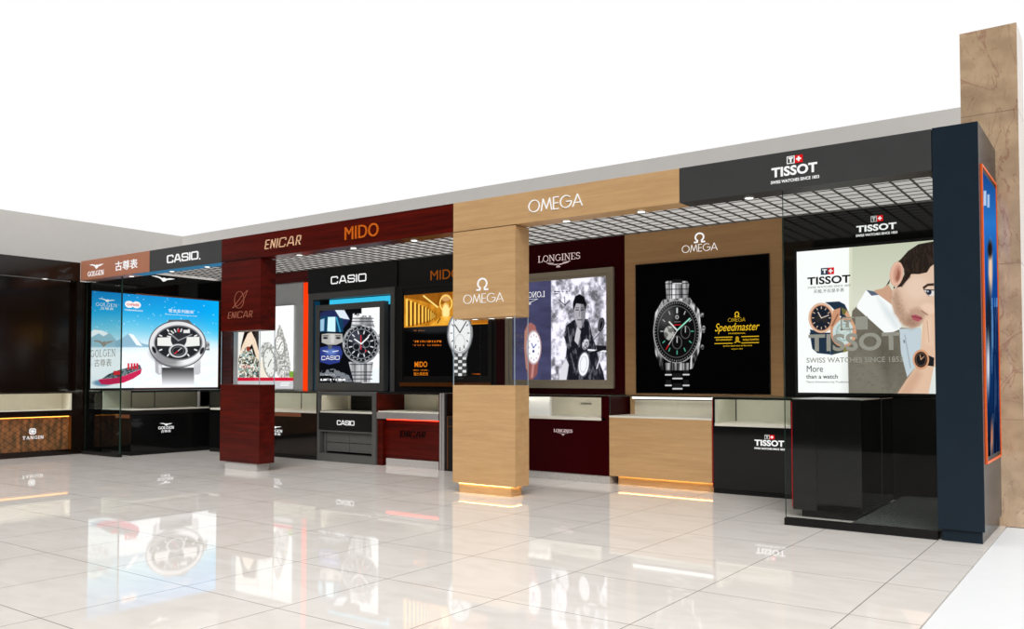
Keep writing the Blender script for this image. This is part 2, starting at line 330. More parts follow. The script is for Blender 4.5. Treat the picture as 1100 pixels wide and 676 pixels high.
def polylines(name, strokes, face, rect, mat, parent, wt, depth=.006, pad=True):
    a0, a1, z0, z1 = rect
    allp = np.array([p for q, k in strokes for p in q]); lo = allp.min(0); hi = allp.max(0)
    H = z1-z0; hw = wt*H/2
    if pad: a0 += hw; a1 -= hw; z0 += hw; z1 -= hw
    S = np.array([a1-a0, z1-z0])/np.maximum(hi-lo, 1e-6)
    mb = MB()
    for q, k in strokes:
        P = [(np.array(p)-lo)*S+np.array([a0, z0]) for p in q]; h = hw*k/2
        for i in range(len(P)-1):
            d = P[i+1]-P[i]; l = np.linalg.norm(d)
            if l < 1e-7: continue
            d = d/l; nn = np.array([-d[1], d[0]])*h
            e0 = d*h*(.45 if i else (.9 if pad else 0)); e1 = d*h*(.45 if i < len(P)-2 else (.9 if pad else 0))
            c = [P[i]-e0-nn, P[i+1]+e1-nn, P[i+1]+e1+nn, P[i]-e0+nn]
            pts = [face.pt(a, z, depth) for a, z in c]; bk = face.pt(c[0][0], c[0][1], .0008)
            mb.prism(pts, np.array(bk)-np.array(pts[0]))
    return mb.build(name, mat, parent)
def flat_poly(mb, face, pts, d=.004, d0=.0008):
    P = [face.pt(a, z, d) for a, z in pts]; bk = face.pt(*pts[0], d0); mb.prism(P, np.array(bk)-np.array(P[0]))
OMEGA_SIGN = [(arc(.5, .56, .4, .44, -58, 238, 22), 2), ([(.71, .18), (.71, .0), (.98, 0)], 2), ([(.29, .18), (.29, .0), (.02, 0)], 2)]
BIRD = [(0, .86), (.2, .92), (.38, .78), (.46, .6), (.5, .72), (.56, .74), (.62, .6), (.78, .74), (1, .7), (.84, .5), (.66, .36), (.58, .12), (.5, 0), (.45, .2), (.4, .45), (.3, .62), (.14, .74)]
def bird(name, face, rect, mat, parent, depth=.006):
    a0, a1, z0, z1 = rect; mb = MB(); flat_poly(mb, face, [(a0+(a1-a0)*x, z0+(z1-z0)*y) for x, y in BIRD], depth); return mb.build(name, mat, parent)
def swiss_mark(face, rect, parent, tmat='dimletter', dark='blackmatt', dep=.006):   # outlined T square and red square with a plus
    a0, a1, z0, z1 = rect; am = a0+(a1-a0)*.49; h = z1-z0
    mb = MB(); t = h*.09
    for q in ((a0, am, z0, z0+t), (a0, am, z1-t, z1), (a0, a0+t, z0+t, z1-t), (am-t, am, z0+t, z1-t)): flat_poly(mb, face, [(q[0], q[2]), (q[1], q[2]), (q[1], q[3]), (q[0], q[3])], dep)
    wT = am-a0
    for q in ((a0+wT*.22, am-wT*.22, z0+h*.64, z0+h*.82), (a0+wT*.4, am-wT*.4, z0+h*.18, z0+h*.64)): flat_poly(mb, face, [(q[0], q[2]), (q[1], q[2]), (q[1], q[3]), (q[0], q[3])], dep)
    o = mb.build('letter_square', tmat, parent)
    b0 = am+(a1-am)*.04
    mb = MB(); flat_poly(mb, face, [(b0, z0), (a1, z0), (a1, z1), (b0, z1)], dep); mb.build('red_square', 'red', parent)
    w2 = a1-b0; mb = MB(); cx, cz = (b0+a1)/2, (z0+z1)/2
    for sx, sz in ((.32, .11), (.11, .32)): flat_poly(mb, face, [(cx-w2*sx, cz-h*sz), (cx+w2*sx, cz-h*sz), (cx+w2*sx, cz+h*sz), (cx-w2*sx, cz+h*sz)], dep+.002, dep+.0005)
    mb.build('white_cross', 'whiteletter', parent)

# ---------------------------------------------------------------- printed pictures (painted into a fine mesh's own colours)
class Paint:
    def __init__(s, face, a0, a1, z0, z1, nx, nz):
        s.nx, s.nz = nx, nz; s.a = np.linspace(a0, a1, nx); s.z = np.linspace(z0, z1, nz)
        A, Z = np.meshgrid(s.a, s.z); s.A = A.ravel(); s.Z = Z.ravel(); s.face = face
        P = np.stack([s.A, np.full(s.A.size, face.val), s.Z], 1) if face.ax == 'y' else np.stack([np.full(s.A.size, face.val), s.A, s.Z], 1)
        s.P = P; s.x, s.y = proj(P); s.img = np.zeros((s.A.size, 3))
    def fill(s, c): s.img[:] = c
    def grad(s, stops):             # top to bottom in the picture
        ys = [q[0] for q in stops]
        for i in range(3): s.img[:, i] = np.interp(s.y, ys, [q[1][i] for q in stops])
    def mix(s, a, c):
        a = np.clip(a, 0, 1)[:, None]; s.img = s.img*(1-a)+np.asarray(c, float)*a
    def ell(s, cx, cy, rx, ry, rot=0, soft=.5):
        t = math.radians(rot); dx = s.x-cx; dy = s.y-cy; X = dx*math.cos(t)+dy*math.sin(t); Y = -dx*math.sin(t)+dy*math.cos(t)
        r = np.sqrt((X/rx)**2+(Y/ry)**2); return np.clip((1-r)*min(rx, ry)/soft+.5, 0, 1)
    def ring(s, cx, cy, rx, ry, w, rot=0): return s.ell(cx, cy, rx, ry, rot)*(1-s.ell(cx, cy, rx-w, ry-w, rot))
    def seg(s, p, q, w, soft=.5):
        p = np.array(p, float); q = np.array(q, float); d = q-p; l = d@d; t = np.clip(((s.x-p[0])*d[0]+(s.y-p[1])*d[1])/l, 0, 1)
        return np.clip((w/2-np.hypot(s.x-p[0]-t*d[0], s.y-p[1]-t*d[1]))/soft+.5, 0, 1)
    def poly(s, pts, soft=.6):
        ins = np.zeros(s.x.size, bool); dist = np.full(s.x.size, 1e9); n = len(pts)
        for i in range(n):
            (x1, y1), (x2, y2) = pts[i], pts[(i+1) % n]
            if y1 != y2:
                c = ((y1 > s.y) != (y2 > s.y)) & (s.x < (x2-x1)*(s.y-y1)/(y2-y1)+x1); ins ^= c
            d = np.array([x2-x1, y2-y1], float); l = max(d@d, 1e-9); t = np.clip(((s.x-x1)*d[0]+(s.y-y1)*d[1])/l, 0, 1)
            dist = np.minimum(dist, np.hypot(s.x-x1-t*d[0], s.y-y1-t*d[1]))
        return np.clip(np.where(ins, dist, -dist)/soft+.5, 0, 1)
    def rect(s, x0, y0, x1, y1, soft=.5): return np.clip(np.minimum(np.minimum(s.x-x0, x1-s.x), np.minimum(s.y-y0, y1-s.y))/soft+.5, 0, 1)
    def noise(s, sx, sy, seed=0, octv=3):
        out = np.zeros(s.x.size); amp = 1; tot = 0; rs = np.random.RandomState(seed)
        for o in range(octv):
            g = rs.rand(256, 256); X = s.x/sx*2**o+1000; Y = s.y/sy*2**o+1000; i = np.floor(X).astype(int); j = np.floor(Y).astype(int); fx = X-i; fy = Y-j
            fx = fx*fx*(3-2*fx); fy = fy*fy*(3-2*fy); G = lambda a, b: g[a % 256, b % 256]
            out += amp*((G(i, j)*(1-fx)+G(i+1, j)*fx)*(1-fy)+(G(i, j+1)*(1-fx)+G(i+1, j+1)*fx)*fy); tot += amp; amp *= .55
        return out/tot
    def build(s, name, parent):
        nx, nz = s.nx, s.nz; org = np.array(origin_of(parent)); me = bpy.data.meshes.new(name); nv = nx*nz
        idx = np.arange(nv).reshape(nz, nx); q = np.stack([idx[:-1, :-1], idx[:-1, 1:], idx[1:, 1:], idx[1:, :-1]], -1).reshape(-1)
        nf = (nx-1)*(nz-1); me.vertices.add(nv); me.vertices.foreach_set('co', (s.P-org).astype(np.float32).ravel())
        me.loops.add(nf*4); me.loops.foreach_set('vertex_index', q.astype(np.int32)); me.polygons.add(nf); me.polygons.foreach_set('loop_start', np.arange(0, nf*4, 4, dtype=np.int32))
        me.update(calc_edges=True)
        ca = me.color_attributes.new('print', 'FLOAT_COLOR', 'POINT'); rgba = np.ones((nv, 4), np.float32); rgba[:, :3] = lin(np.clip(s.img, 0, 255)); ca.data.foreach_set('color', rgba.ravel())
        me.materials.append(M['print']); me.validate(); o = bpy.data.objects.new(name, me); C.objects.link(o); o.parent = parent; return o

# ================================================================ THE SETTING
H, HB = 3.022, 2.717          # top and underside of the header
BY = 2.05                     # face of the back panels
CY = 1.5                      # fronts of the counters
CEIL = 2.875
tag(MB().box(-16, .044, -7.5, 2.8, -.04, 0).build('floor', 'floor'), kind='structure')
tag(MB().box(.05, 9, -7.5, 9, -.06, -.005).build('ground', 'white'), kind='structure')
tag(MB().box(-13.9, -.36, 2.56, 2.7, 0, 3.88).build('wall_back', 'wall'), kind='structure')
tag(MB().box(-13.9, -13.7, -4.5, 2.56, 0, 3.88).build('wall_left', 'wall'), kind='structure')

# egg-crate ceilings
def grid_ceiling(x0, x1, y0, y1, z, name='ceiling'):
    t = thing(name, 'white egg-crate ceiling grid', 'ceiling', ((x0+x1)/2, (y0+y1)/2, z)); del t['label']; del t['category']; t['kind'] = 'structure'
    b = MB(); n = int((x1-x0)/.165)
    for i in range(n+1): x = x1-i*.165; b.box(x-.007, x+.007, y0, y1, z+.008, z+.02)
    k = int((y1-y0)/.165)
    for j in range(k+1): y = y1-j*.165; b.box(x0, x1, y-.0028, y+.0028, z+.014, z+.02)
    tag(b.build('slat_grid', 'slat', t), kind='structure')
    tag(part('backing_glow_sheet', 'ceiling_glow', t, (x0, x1, y0, y1, z+.021, z+.05)), kind='structure')  # sheet above the slats, given an added glow
grid_ceiling(-10.4, -.3, .23, BY+.02, CEIL)
grid_ceiling(-12.38, -10.42, .23, 2.5, 2.945)
tag(MB().box(-12.6, -.02, .2, 2.54, 2.998, 3.015).build('ceiling', 'charcoal'), kind='structure')  # unseen cover added to keep sky light from leaking in

# ================================================================ MARBLE PILLAR
t = thing('marble_pillar', 'tall rose-beige veined marble pillar rising behind the navy end column', 'pillar', (-.025, 1.2, 0))
part('shaft', 'marble', t, (-.23, .18, .968, 1.42, 0, .848), (-.23, .18, .968, 1.42, .852, 2.098), (-.23, .18, .968, 1.42, 2.102, 3.333), (-.23, .18, .968, 1.42, 3.337, 4.036))
part('joint', 'joint', t, *[(-.228, .178, .970, 1.418, z-.002, z+.002) for z in (.85, 2.1, 3.335)])

# ================================================================ HEADER FASCIAS
def downlight(x, y, z, label, group='round downlights under the header'):
    t = thing('downlight', label, 'light', (x, y, z), group)
    n = 20
    for nm, mt, r0, r1, za, zb in (('trim_ring', 'steel', .036, .046, -.006, 0), ('lens', 'lens', 0, .036, -.004, 0)):
        b = MB()
        for i in range(n):
            a, c = 2*math.pi*i/n, 2*math.pi*(i+1)/n
            if r0: P = [(x+r0*math.cos(a), y+r0*math.sin(a), z+za), (x+r1*math.cos(a), y+r1*math.sin(a), z+za), (x+r1*math.cos(c), y+r1*math.sin(c), z+za), (x+r0*math.cos(c), y+r0*math.sin(c), z+za)]; b.prism(P, (0, 0, zb-za))
        if not r0: b.prism([(x+r1*math.cos(2*math.pi*i/n), y+r1*math.sin(2*math.pi*i/n), z+za) for i in range(n)], (0, 0, zb-za))
        b.build(nm, mt, t)
FY = Face('y', 0.0)
HD = .225
def header(x0, x1, mat, label, name='header_fascia'):
    t = thing(name, label, 'sign', ((x0+x1)/2, HD/2, HB)); part('beam', mat, t, (x0+.002, x1-.002, 0, HD, HB, H), bevel=.002); return t
h = header(-2.305, -.29, 'charcoal', 'charcoal grey header fascia with small red cross emblem, beside navy column')
swiss_mark(FY, (-1.359, -1.232, 2.917, 2.978), h, 'whiteletter')
flat_letters('lettering', 'TISSOT', FY, (-1.486, -1.118, 2.822, 2.902), 'whiteletter', h, bold=.035)
flat_letters('tagline', 'SWISS WATCHES SINCE 1853', FY, (-1.493, -1.104, 2.770, 2.795), 'whiteletter', h, bold=.02)
h = header(-4.881, -2.305, 'oak', 'light oak header fascia with white capital lettering')
stroke_letters('lettering', 'OMEGA', FY, (-3.914, -3.287, 2.806, 2.935), 'whiteletter', h, kind='sans', wt=.11, gap=.2, depth=.012)
h = header(-8.865, -4.881, 'rosewood', 'dark red wood header fascia with one peach and one orange word')
stroke_letters('lettering', 'ENICAR', FY, (-7.97, -7.27, 2.803, 2.93), 'peach', h, wt=.17, gap=.46, shear=.25, depth=.012)
flat_letters('lettering', 'MIDO', FY, (-6.511, -5.967, 2.785, 2.938), 'orangeletter', h, depth=.012)
h = header(-10.566, -8.865, 'casio_grey', 'slate grey header fascia with bold white lettering, left of red wood')
stroke_letters('lettering', 'CASIO', FY, (-10.12, -9.37, 2.793, 2.922), 'whiteletter', h, wt=.26, gap=.36, depth=.012)
part('soffit_glow', 'soffit_glow', h, (-10.56, -8.87, .01, HD-.01, HB-.003, HB-.001)); part('registered_dot', 'whiteletter', h, (-9.355, -9.335, -.006, -.0008, 2.795, 2.812))  # thin sheet paints the blue glow under the beam
h = header(-12.49, -10.566, 'brown', 'copper brown header fascia with white bird emblem in the corner')
bird('bird_emblem', FY, (-12.23, -11.81, 2.868, 2.955), 'whiteletter', h)
stroke_letters('lettering', 'GOLGEN', FY, (-12.263, -11.796, 2.762, 2.842), 'whiteletter', h, kind='serif', wt=.12, gap=.2)
flat_letters('lettering', '古尊表', FY, (-11.478, -10.871, 2.793, 2.935), 'whiteletter', h, bold=.01)
part('soffit_glow', 'soffit_glow', h, (-11.05, -10.57, .01, HD-.01, HB-.003, HB-.001))  # blue glow carried on as an emissive sheet
for x, lb in ((-1.73, 'round downlight under the charcoal header'), (-2.75, 'round downlight under the right end of the oak header'), (-3.56, 'round downlight under the oak header near its square column'),
              (-5.56, 'round downlight under the red wood header nearest the oak column'), (-6.52, 'round downlight under the red wood header below the orange word'), (-7.48, 'round downlight under the red wood header nearest the red column'),
              (-9.38, 'round downlight under the right end of the slate header'), (-10.22, 'round downlight under the left end of the slate header'), (-11.27, 'round downlight under the copper brown header')):
    downlight(x, .14, HB-.0031, lb)

# ================================================================ NAVY END COLUMN WITH SIDE LIGHT BOX
t = thing('end_column', 'dark navy end column with an orange-framed light box on its side', 'column', (-.136, .48, 0))
part('body', 'navy', t, (-.288, .015, 0, .966, .085, 3.028), bevel=.003)
part('plinth', 'navy', t, (-.262, -.002, .02, .95, 0, .085))
sx = .015
part('light_frame', 'orange', t, (sx, sx+.012, .10, .118, .56, 2.74), (sx, sx+.012, .90, .918, .56, 2.74), (sx, sx+.012, .118, .90, 2.722, 2.74), (sx, sx+.012, .118, .90, .56, .578))
part('screen_backing', 'blackmatt', t, (sx, sx+.006, .118, .90, .578, 2.722))
fx = Face('x', sx+.008)
p = Paint(fx, .15, .87, .61, 2.69, 60, 500)
p.grad([(180, (20, 62, 125)), (240, (40, 112, 190)), (300, (14, 66, 145)), (380, (16, 54, 104)), (440, (10, 36, 76)), (490, (5, 9, 18))])
p.mix(p.ell(1064, 290, 2.2, 26, 0, 2), (225, 190, 160)); p.mix(p.ell(1063.5, 268, 2.5, 9, 0, 2), (30, 22, 20)); p.mix(p.ell(1062, 345, 3, 34, 0, 3), (26, 32, 44)); p.mix(p.ell(1061.5, 392, 1.5, 26, 0, 2), (215, 215, 220))
p.mix((p.noise(1.6, 60, 3) > .58)*.5*(p.y > 320), (140, 190, 230)); p.mix((p.x > 1067)*.6*(p.y > 330), (8, 24, 60)); p.mix(p.ell(1065.5, 470, 1.2, 16, 0, 1.5), (190, 120, 90))
p.mix(p.rect(1056.5, 205, 1059.5, 221, 1)*.75, (220, 230, 245)); p.mix(p.rect(1060.5, 209, 1063, 223, 1)*.7, (220, 230, 245))
p.build('backlit_picture', t)

# ================================================================ TWO SQUARE SHOP-FRONT COLUMNS
def column(x0, x1, mat, zt0, zt1, zb1, label, name='display_column'):
    t = thing(name, label, 'column', ((x0+x1)/2, .12, 0))
    part('upper_block', mat, t, (x0, x1, .001, .243, zt0, HB-.008), bevel=.002)
    part('lower_block', mat, t, (x0, x1, .001, .243, .098, zb1), bevel=.002)
    th = .008
    part('glass_case', 'glass', t, (x0+.01, x1-.01, .006, .006+th, zb1, zt0), (x0+.01, x1-.01, .236-th, .236, zb1, zt0), (x0+.004, x0+.01, .006, .236, zb1, zt0), (x1-.01, x1-.004, .006, .236, zb1, zt0))
    part('glass_edge', 'glassedge_lit', t, (x0+.004, x0+.012, .003, .009, zb1, zt0), (x1-.012, x1-.004, .003, .009, zb1, zt0), (x1-.012, x1-.004, .234, .24, zb1, zt0))
    return t
t = column(-4.881, -4.078, 'oak', 1.80, 0, 1.108, 'light oak square column with glass case in its middle and glowing base')
part('base', 'oak', t, (-4.804, -4.135, .015, .19, 0, .098))
part('light_strip', 'led_warm', t, (-4.80, -4.14, .006, .0145, .0945, .0975), (-4.134, -4.126, .02, .185, .0945, .0975))
polylines('emblem', OMEGA_SIGN, FY, (-4.566, -4.412, 2.078, 2.208), 'whiteletter', t, .13)
stroke_letters('lettering', 'OMEGA', FY, (-4.740, -4.217, 1.948, 2.048), 'whiteletter', t, kind='sans', wt=.11, gap=.2, depth=.006)
for x, lb in ((-4.68, 'leftmost round downlight under the oak column upper block'), (-4.46, 'middle round downlight under the oak column upper block'), (-4.24, 'rightmost round downlight under the oak column upper block')):
    downlight(x, .12, 1.80, lb, 'small downlights inside the oak column case')
t = column(-8.862, -8.052, 'rosewood', 1.798, 0, 1.10, 'dark red wood square column with glass case and pale grey base')
part('base', 'stone_skirt', t, (-8.77, -8.12, .02, .21, 0, .098))
stroke_letters('lettering', 'ENICAR', FY, (-8.714, -8.20, 1.96, 2.048), 'brownletter', t, wt=.12, gap=.46, shear=.25)
polylines('emblem', [(arc(.45, .5, .3, .46, 0, 360, 24), 1), ([(.02, .08), (.3, .35), (.62, .72), (.98, .98)], 1), ([(.02, .08), (.45, .22), (.8, .6), (.98, .98)], 1)], FY, (-8.62, -8.30, 2.085, 2.315), 'brownletter', t, .03)

# ================================================================ GLASS FRONTS
t = thing('glass_partition', 'tall clear glass shop front on a black plinth beside the navy column', 'glass partition', (-.85, .05, 0))
part('plinth', 'blackmatt', t, (-1.413, -.29, .005, .075, 0, .056))
part('pane', 'tinted', t, (-1.413, -.292, .045, .055, .056, HB))
part('pane_edge', 'glassedge', t, (-1.416, -1.412, .044, .056, .056, HB))
gf = Face('y', .044)
flat_letters('lettering', 'TISSOT', gf, rect_px(gf, 868.5, 359.5, 378, 967), 'ltgrey', t, bold=.03, depth=.002)
flat_letters('tagline', 'SWISS WATCHES SINCE 1853', gf, rect_px(gf, 866.5, 384.6, 390, 970), 'ltgrey', t, bold=.01, depth=.002)
a0, a1, z0, z1 = rect_px(gf, 903, 341, 355, 932); am = (a0+a1)/2
mb = MB(); wT = am-a0; hh = z1-z0
for q in ((am+.01, a1, z0, z1), (a0, a0+.012, z0, z1), (a0, am, z1-.01, z1), (a0, am, z0, z0+.01), (a0+wT*.2, am-wT*.2, z0+hh*.62, z0+hh*.8), (a0+wT*.38, am-wT*.38, z0+hh*.2, z0+hh*.62)): flat_poly(mb, gf, [(q[0], q[2]), (q[1], q[2]), (q[1], q[3]), (q[0], q[3])], .002)
mb.build('emblem', 'ltgrey', t)
t = thing('glass_partition', 'tinted glass shop front on a black plinth in the left corner', 'glass partition', (-11.95, .1, 0))
part('plinth', 'blackmatt', t, (-12.48, -11.42, .045, .118, 0, .05))
part('pane', 'smoke', t, (-12.46, -11.432, .08, .09, .05, HB))
part('pane_edge', 'glassedge', t, (-11.434, -11.425, .075, .095, .05, HB), (-12.43, -12.424, .076, .0795, .05, HB))
gg = Face('y', .079)
stroke_letters('lettering', 'GOLGEN', gg, rect_px(gg, 97.5, 376, 384, 124.5), 'ltgrey', t, kind='serif', wt=.12, gap=.2, depth=.002)
flat_letters('lettering', '古尊表', gg, rect_px(gg, 101.5, 386, 394, 120), 'ltgrey', t, depth=.002)
bird('bird_emblem', gg, rect_px(gg, 99.5, 365, 373.5, 123), 'ltgrey', t, .002)

# ================================================================ BACK PANELS AND THEIR LIGHT BOXES
FB = Face('y', BY)
def XB(u, y=BY): return float(W('y', y, u, 420)[0])
def ZB(u, v, y=BY): return float(W('y', y, u, v)[2])
xT0, xO0, xL0, xM0, xC0, xE0 = XB(842), XB(671.5), XB(533), XB(427), XB(331), XB(239)
def back_panel(x0, x1, mat, label, z0=.99, z1=CEIL+.0, y=BY):
    t = thing('back_panel', label, 'wall panel', ((x0+x1)/2, y+.04, z0)); part('board', mat, t, (x0+.002, x1-.002, y, y+.06, z0, z1)); return t
# tissot bay
t = back_panel(xT0, -.292, 'black', 'glossy black back panel behind the clear glass front, small white lettering')
swiss_mark(FB, rect_px(FB, 935.5, 232.5, 238.8, 948.5), t)
flat_letters('lettering', 'TISSOT', FB, rect_px(FB, 920, 243, 250, 963), 'whiteletter', t, bold=.035)
flat_letters('tagline', 'SWISS WATCHES SINCE 1853', FB, rect_px(FB, 919.5, 252.3, 254.8, 964), 'whiteletter', t, bold=.02)
tag(part('lower_board', 'blackmatt', t, (XB(842), -.292, BY, BY+.06, .0, .988)))
# omega bay
t = back_panel(xO0, xT0, 'oak_shaded', 'shade-darkened oak back panel around the black watch screen')
polylines('emblem', OMEGA_SIGN, FB, rect_px(FB, 745.5, 250.6, 261.4, 757.5), 'whiteletter', t, .14)
stroke_letters('lettering', 'OMEGA', FB, rect_px(FB, 732.5, 264, 272.3, 771), 'whiteletter', t, kind='sans', wt=.11, gap=.2)
# longines bay
t = back_panel(xL0, xO0, 'maroon', 'dark maroon back panel with winged silver lettering')
r = rect_px(FB, 578, 275.3, 282.5, 623.3); stroke_letters('lettering', 'LONGINES', FB, r, 'silverletter', t, kind='serif', wt=.1, gap=.12)
r = rect_px(FB, 587, 282.5, 288.5, 613)
polylines('emblem', [([(0, .95), (.38, .6)], 1), ([(.08, .75), (.4, .5)], 1), ([(1, .95), (.62, .6)], 1), ([(.92, .75), (.6, .5)], 1), ([(.38, .6), (.62, .6), (.42, .1), (.58, .1), (.38, .6)], 1.2), ([(0, .95), (.3, .85)], 1), ([(1, .95), (.7, .85)], 1)], FB, r, 'silverletter', t, .12)
# mido bay
t = back_panel(xM0, xL0, 'blackmatt', 'matt black back panel with dim orange lettering')
flat_letters('lettering', 'MIDO', FB, rect_px(FB, 462.6, 291, 301.5, 494.5), 'dimorange', t)
flat_letters('tagline', 'SWISS WATCHES SINCE 1918', FB, rect_px(FB, 459.5, 304.3, 306.3, 497), 'dimorange', t)
part('orange_strip', 'bronze', t, (XB(431), XB(454), BY-.012, BY, ZB(431, 312), ZB(431, 307.5)))
# casio bay: header board and a frame round a recess
t = thing('back_panel', 'grey framed back panel with black fascia and cyan light strip', 'wall panel', ((xC0+xM0)/2, BY+.04, .99))
zc1 = ZB(331, 316); xa, xb = XB(336.2), XB(419.5); zt = ZB(336.2, 322.4)
part('fascia_board', 'blackmatt', t, (xC0, xM0-.002, BY-.02, BY+.04, zc1, CEIL))
part('surround', 'frame_grey', t, (xC0, xa, BY-.01, BY+.12, .99, zc1), (xb, XB(424), BY-.01, BY+.12, .99, zc1), (xa, xb, BY-.01, BY+.12, zt, zc1))
part('side_board', 'blackmatt', t, (XB(424), xM0, BY, BY+.06, .99, zc1))
part('recess_board', 'blackmatt', t, (xa, xb, BY+.12, BY+.15, .99, zt))
part('cyan_light_strip', 'led_cyan', t, (XB(348), xb-.004, BY+.1, BY+.118, ZB(348, 330.8), zt-.01))
parts('blue_reveal', 'led_cyan_dim', t, (xa, xa+.012, BY+.02, BY+.12, .99, zt-.02), (xb-.012, xb, BY+.0, BY+.12, .99, zt-.1))
fc = Face('y', BY-.02); r = rect_px(fc, 355.3, 296.8, 306.3, 394); stroke_letters('lettering', 'CASIO', fc, r, 'whiteletter', t, wt=.26, gap=.36)
# enicar bay
t = thing('back_panel', 'red and grey back panel with a glowing red-orange upright beside it', 'wall panel', ((xE0+xC0)/2, BY+.04, .99))
part('red_fascia', 'rosewood', t, (xE0, xC0-.002, BY-.01, BY+.06, ZB(297, 305.5), CEIL))
part('grey_board', 'lightgrey', t, (XB(251), XB(325), BY+.01, BY+.06, .99, ZB(297, 305.5)))
parts('brown_board', 'rosewood', t, (xE0, XB(249), BY+.0, BY+.05, .99, ZB(297, 305.5)))
part('light_upright', 'led_red', t, (XB(325.5), XB(330.6), BY-.005, BY+.03, .99, ZB(325, 304)))
part('upper_grey_board', 'lightgrey', t, (XB(296), XB(324), BY, BY+.01, ZB(297, 328.5), ZB(297, 306.5)))
# corner bay
t = thing('back_panel', 'black glossy wall panel carrying the snowy picture in the corner', 'wall panel', (-12.43, 1.3, 0))
part('board', 'black', t, (-12.48, -12.4, .1215, 2.5, 0, 2.70), (-12.48, -12.4, .24, 2.5, 2.70, 2.93))
part('rear_board', 'blackmatt', t, (-12.4, xE0, 2.501, 2.53, 0, 2.93)); 
bird('bird_emblem', Face('x', -12.4), (1.14, 1.58, 2.82, 2.915), 'whiteletter', t)

def lightbox(label, face, fr, name='light_box', cat='light box'):
    x0, x1, z0, z1 = fr; c = (x0+x1)/2
    return thing(name, label, cat, (c, face.val, z0) if face.ax == 'y' else (face.val, c, z0))
NP = 2.3  # picture samples per photographed pixel

# --- black watch screen
t = lightbox('black backlit screen with large silver chronograph and yellow script', FB, (xO0, xT0, 1.02, 2.5))
x0, x1 = XB(684.3), XB(827.4); z0, z1 = ZB(684.8, 421.8), ZB(684.8, 285.4)
part('housing', 'blackmatt', t, (x0-.008, x1+.008, BY-.012, BY, z0-.008, z1+.008))
f1 = Face('y', BY-.014); p = Paint(f1, x0, x1, z0, z1, 340, 340); p.fill((3, 3, 3))
n = p.noise(5, 5, 2)
def metal(p, m, lo=60, hi=215, sx=3, sy=20, seed=1):
    v = lo+(hi-lo)*np.clip((p.noise(sx, sy, seed, 2)-.25)*2, 0, 1); p.mix(m, np.stack([v, v, v*1.01], 1))
metal(p, p.poly([(715, 303), (716, 322), (739, 322), (740, 305), (738, 302), (717, 302)]), 90, 225, 2.2, 40, 5)
for y in (305.5, 311.5, 317.5): p.mix(p.seg((715, y-.5), (740, y-1), .9)*.75, (10, 10, 10)); 
for x in (721.5, 732.5): p.mix(p.seg((x, 302), (x, 323), 1)*.8, (8, 8, 8))
p.mix(p.rect(714, 300, 741, 303)*.0, (0, 0, 0)); p.mix(p.rect(722, 300, 732.5, 304.5), (20, 20, 20)); p.mix(p.seg((723, 304.6), (732, 304.6), 1), (210, 210, 210))
metal(p, p.poly([(712, 322), (741, 320), (751, 333), (754, 357), (751, 378), (744, 396), (741, 397), (742, 384), (712, 384), (713, 398), (710, 397), (704, 380), (701.5, 356), (704, 336)]), 25, 215, 2.5, 9, 8)
p.mix(p.ell(726.8, 356.5, 25, 34), (12, 12, 12)); p.mix(p.ring(726.8, 356.5, 25, 34, 1.1), (165, 165, 165)); p.mix(p.ring(726.8, 356.5, 20.5, 28, .8)*.8, (110, 110, 110))
for k in range(60):
    a = 2*math.pi*k/60; l = 1 if k % 5 else 2
    p.mix(p.seg((726.8+22.4*math.cos(a), 356.5+30.5*math.sin(a)), (726.8+(22.4+l*.6)*math.cos(a), 356.5+(30.5+l*.9)*math.sin(a)), .7)*.75, (190, 190, 190))
for k in range(12):
    a = 2*math.pi*k/12; c = (90, 200, 170) if 0 <= k <= 5 else (200, 205, 205)
    p.mix(p.seg((727.3+15.2*math.cos(a), 356+21*math.sin(a)), (727.3+17.6*math.cos(a), 356+24.6*math.sin(a)), 1.0)*.9, c)
p.mix(p.ell(716, 340, 10, 14, 25, 9)*.35, (150, 150, 150))
p.mix(p.ell(719, 358, 5.8, 7.6)*(.55+.45*(n > .5)), (170, 170, 165)); p.mix(p.ring(736.3, 357, 5.2, 7, .8), (95, 95, 95)); p.mix(p.ring(727.3, 368, 5.4, 7.2, .8), (95, 95, 95))
p.mix(p.seg((727.3, 368), (727.3, 362), 1), (200, 200, 200)); p.mix(p.seg((736.3, 357), (736.3, 351), .9), (190, 190, 190))
p.mix(p.seg((727.3, 355), (719, 346), 1.5), (225, 228, 225)); p.mix(p.seg((727.3, 355), (741, 342.3), 1.5), (150, 225, 195)); p.mix(p.seg((728, 354), (717, 373), .8), (215, 215, 215)); p.mix(p.seg((718, 371), (715.5, 375.5), 1.1), (190, 30, 35))
p.mix(p.seg((724, 349.3), (731, 349), 1.1), (190, 25, 35)); p.mix(p.seg((724.5, 346), (731, 345.8), .8)*.6, (170, 170, 170)); p.mix(p.ring(727.3, 340.8, 1.8, 2.2, .8), (200, 200, 200)); p.mix(p.seg((727.3, 331.5), (727.3, 336), 1.6), (200, 205, 200))
for (cx, cy, rx, ry) in ((754, 338.6, 2.3, 2.6), (755.8, 354, 2.2, 4), (754.5, 373, 1.8, 2.5)): metal(p, p.ell(cx, cy, rx, ry), 40, 190, 2, 2, 4)
metal(p, p.poly([(714.5, 390), (740, 390), (739.5, 398), (715, 398)]), 40, 200, 2, 40, 9)
for x in (721.5, 733): p.mix(p.seg((x, 389), (x, 399), 1), (8, 8, 8))
for a, b, y in ((715, 721, 402.8), (723, 732.5, 406.8), (734, 740, 402.6), (715, 721, 414.2), (723, 732.5, 417.8), (734, 740, 414.2)): p.mix(p.seg((a, y), (b, y), 1.6), (205, 205, 205)); p.mix(p.rect(a, y-6, b, y-.8)*.3, (70, 70, 70))
p.build('backlit_picture', t)
f2 = Face('y', BY-.015)
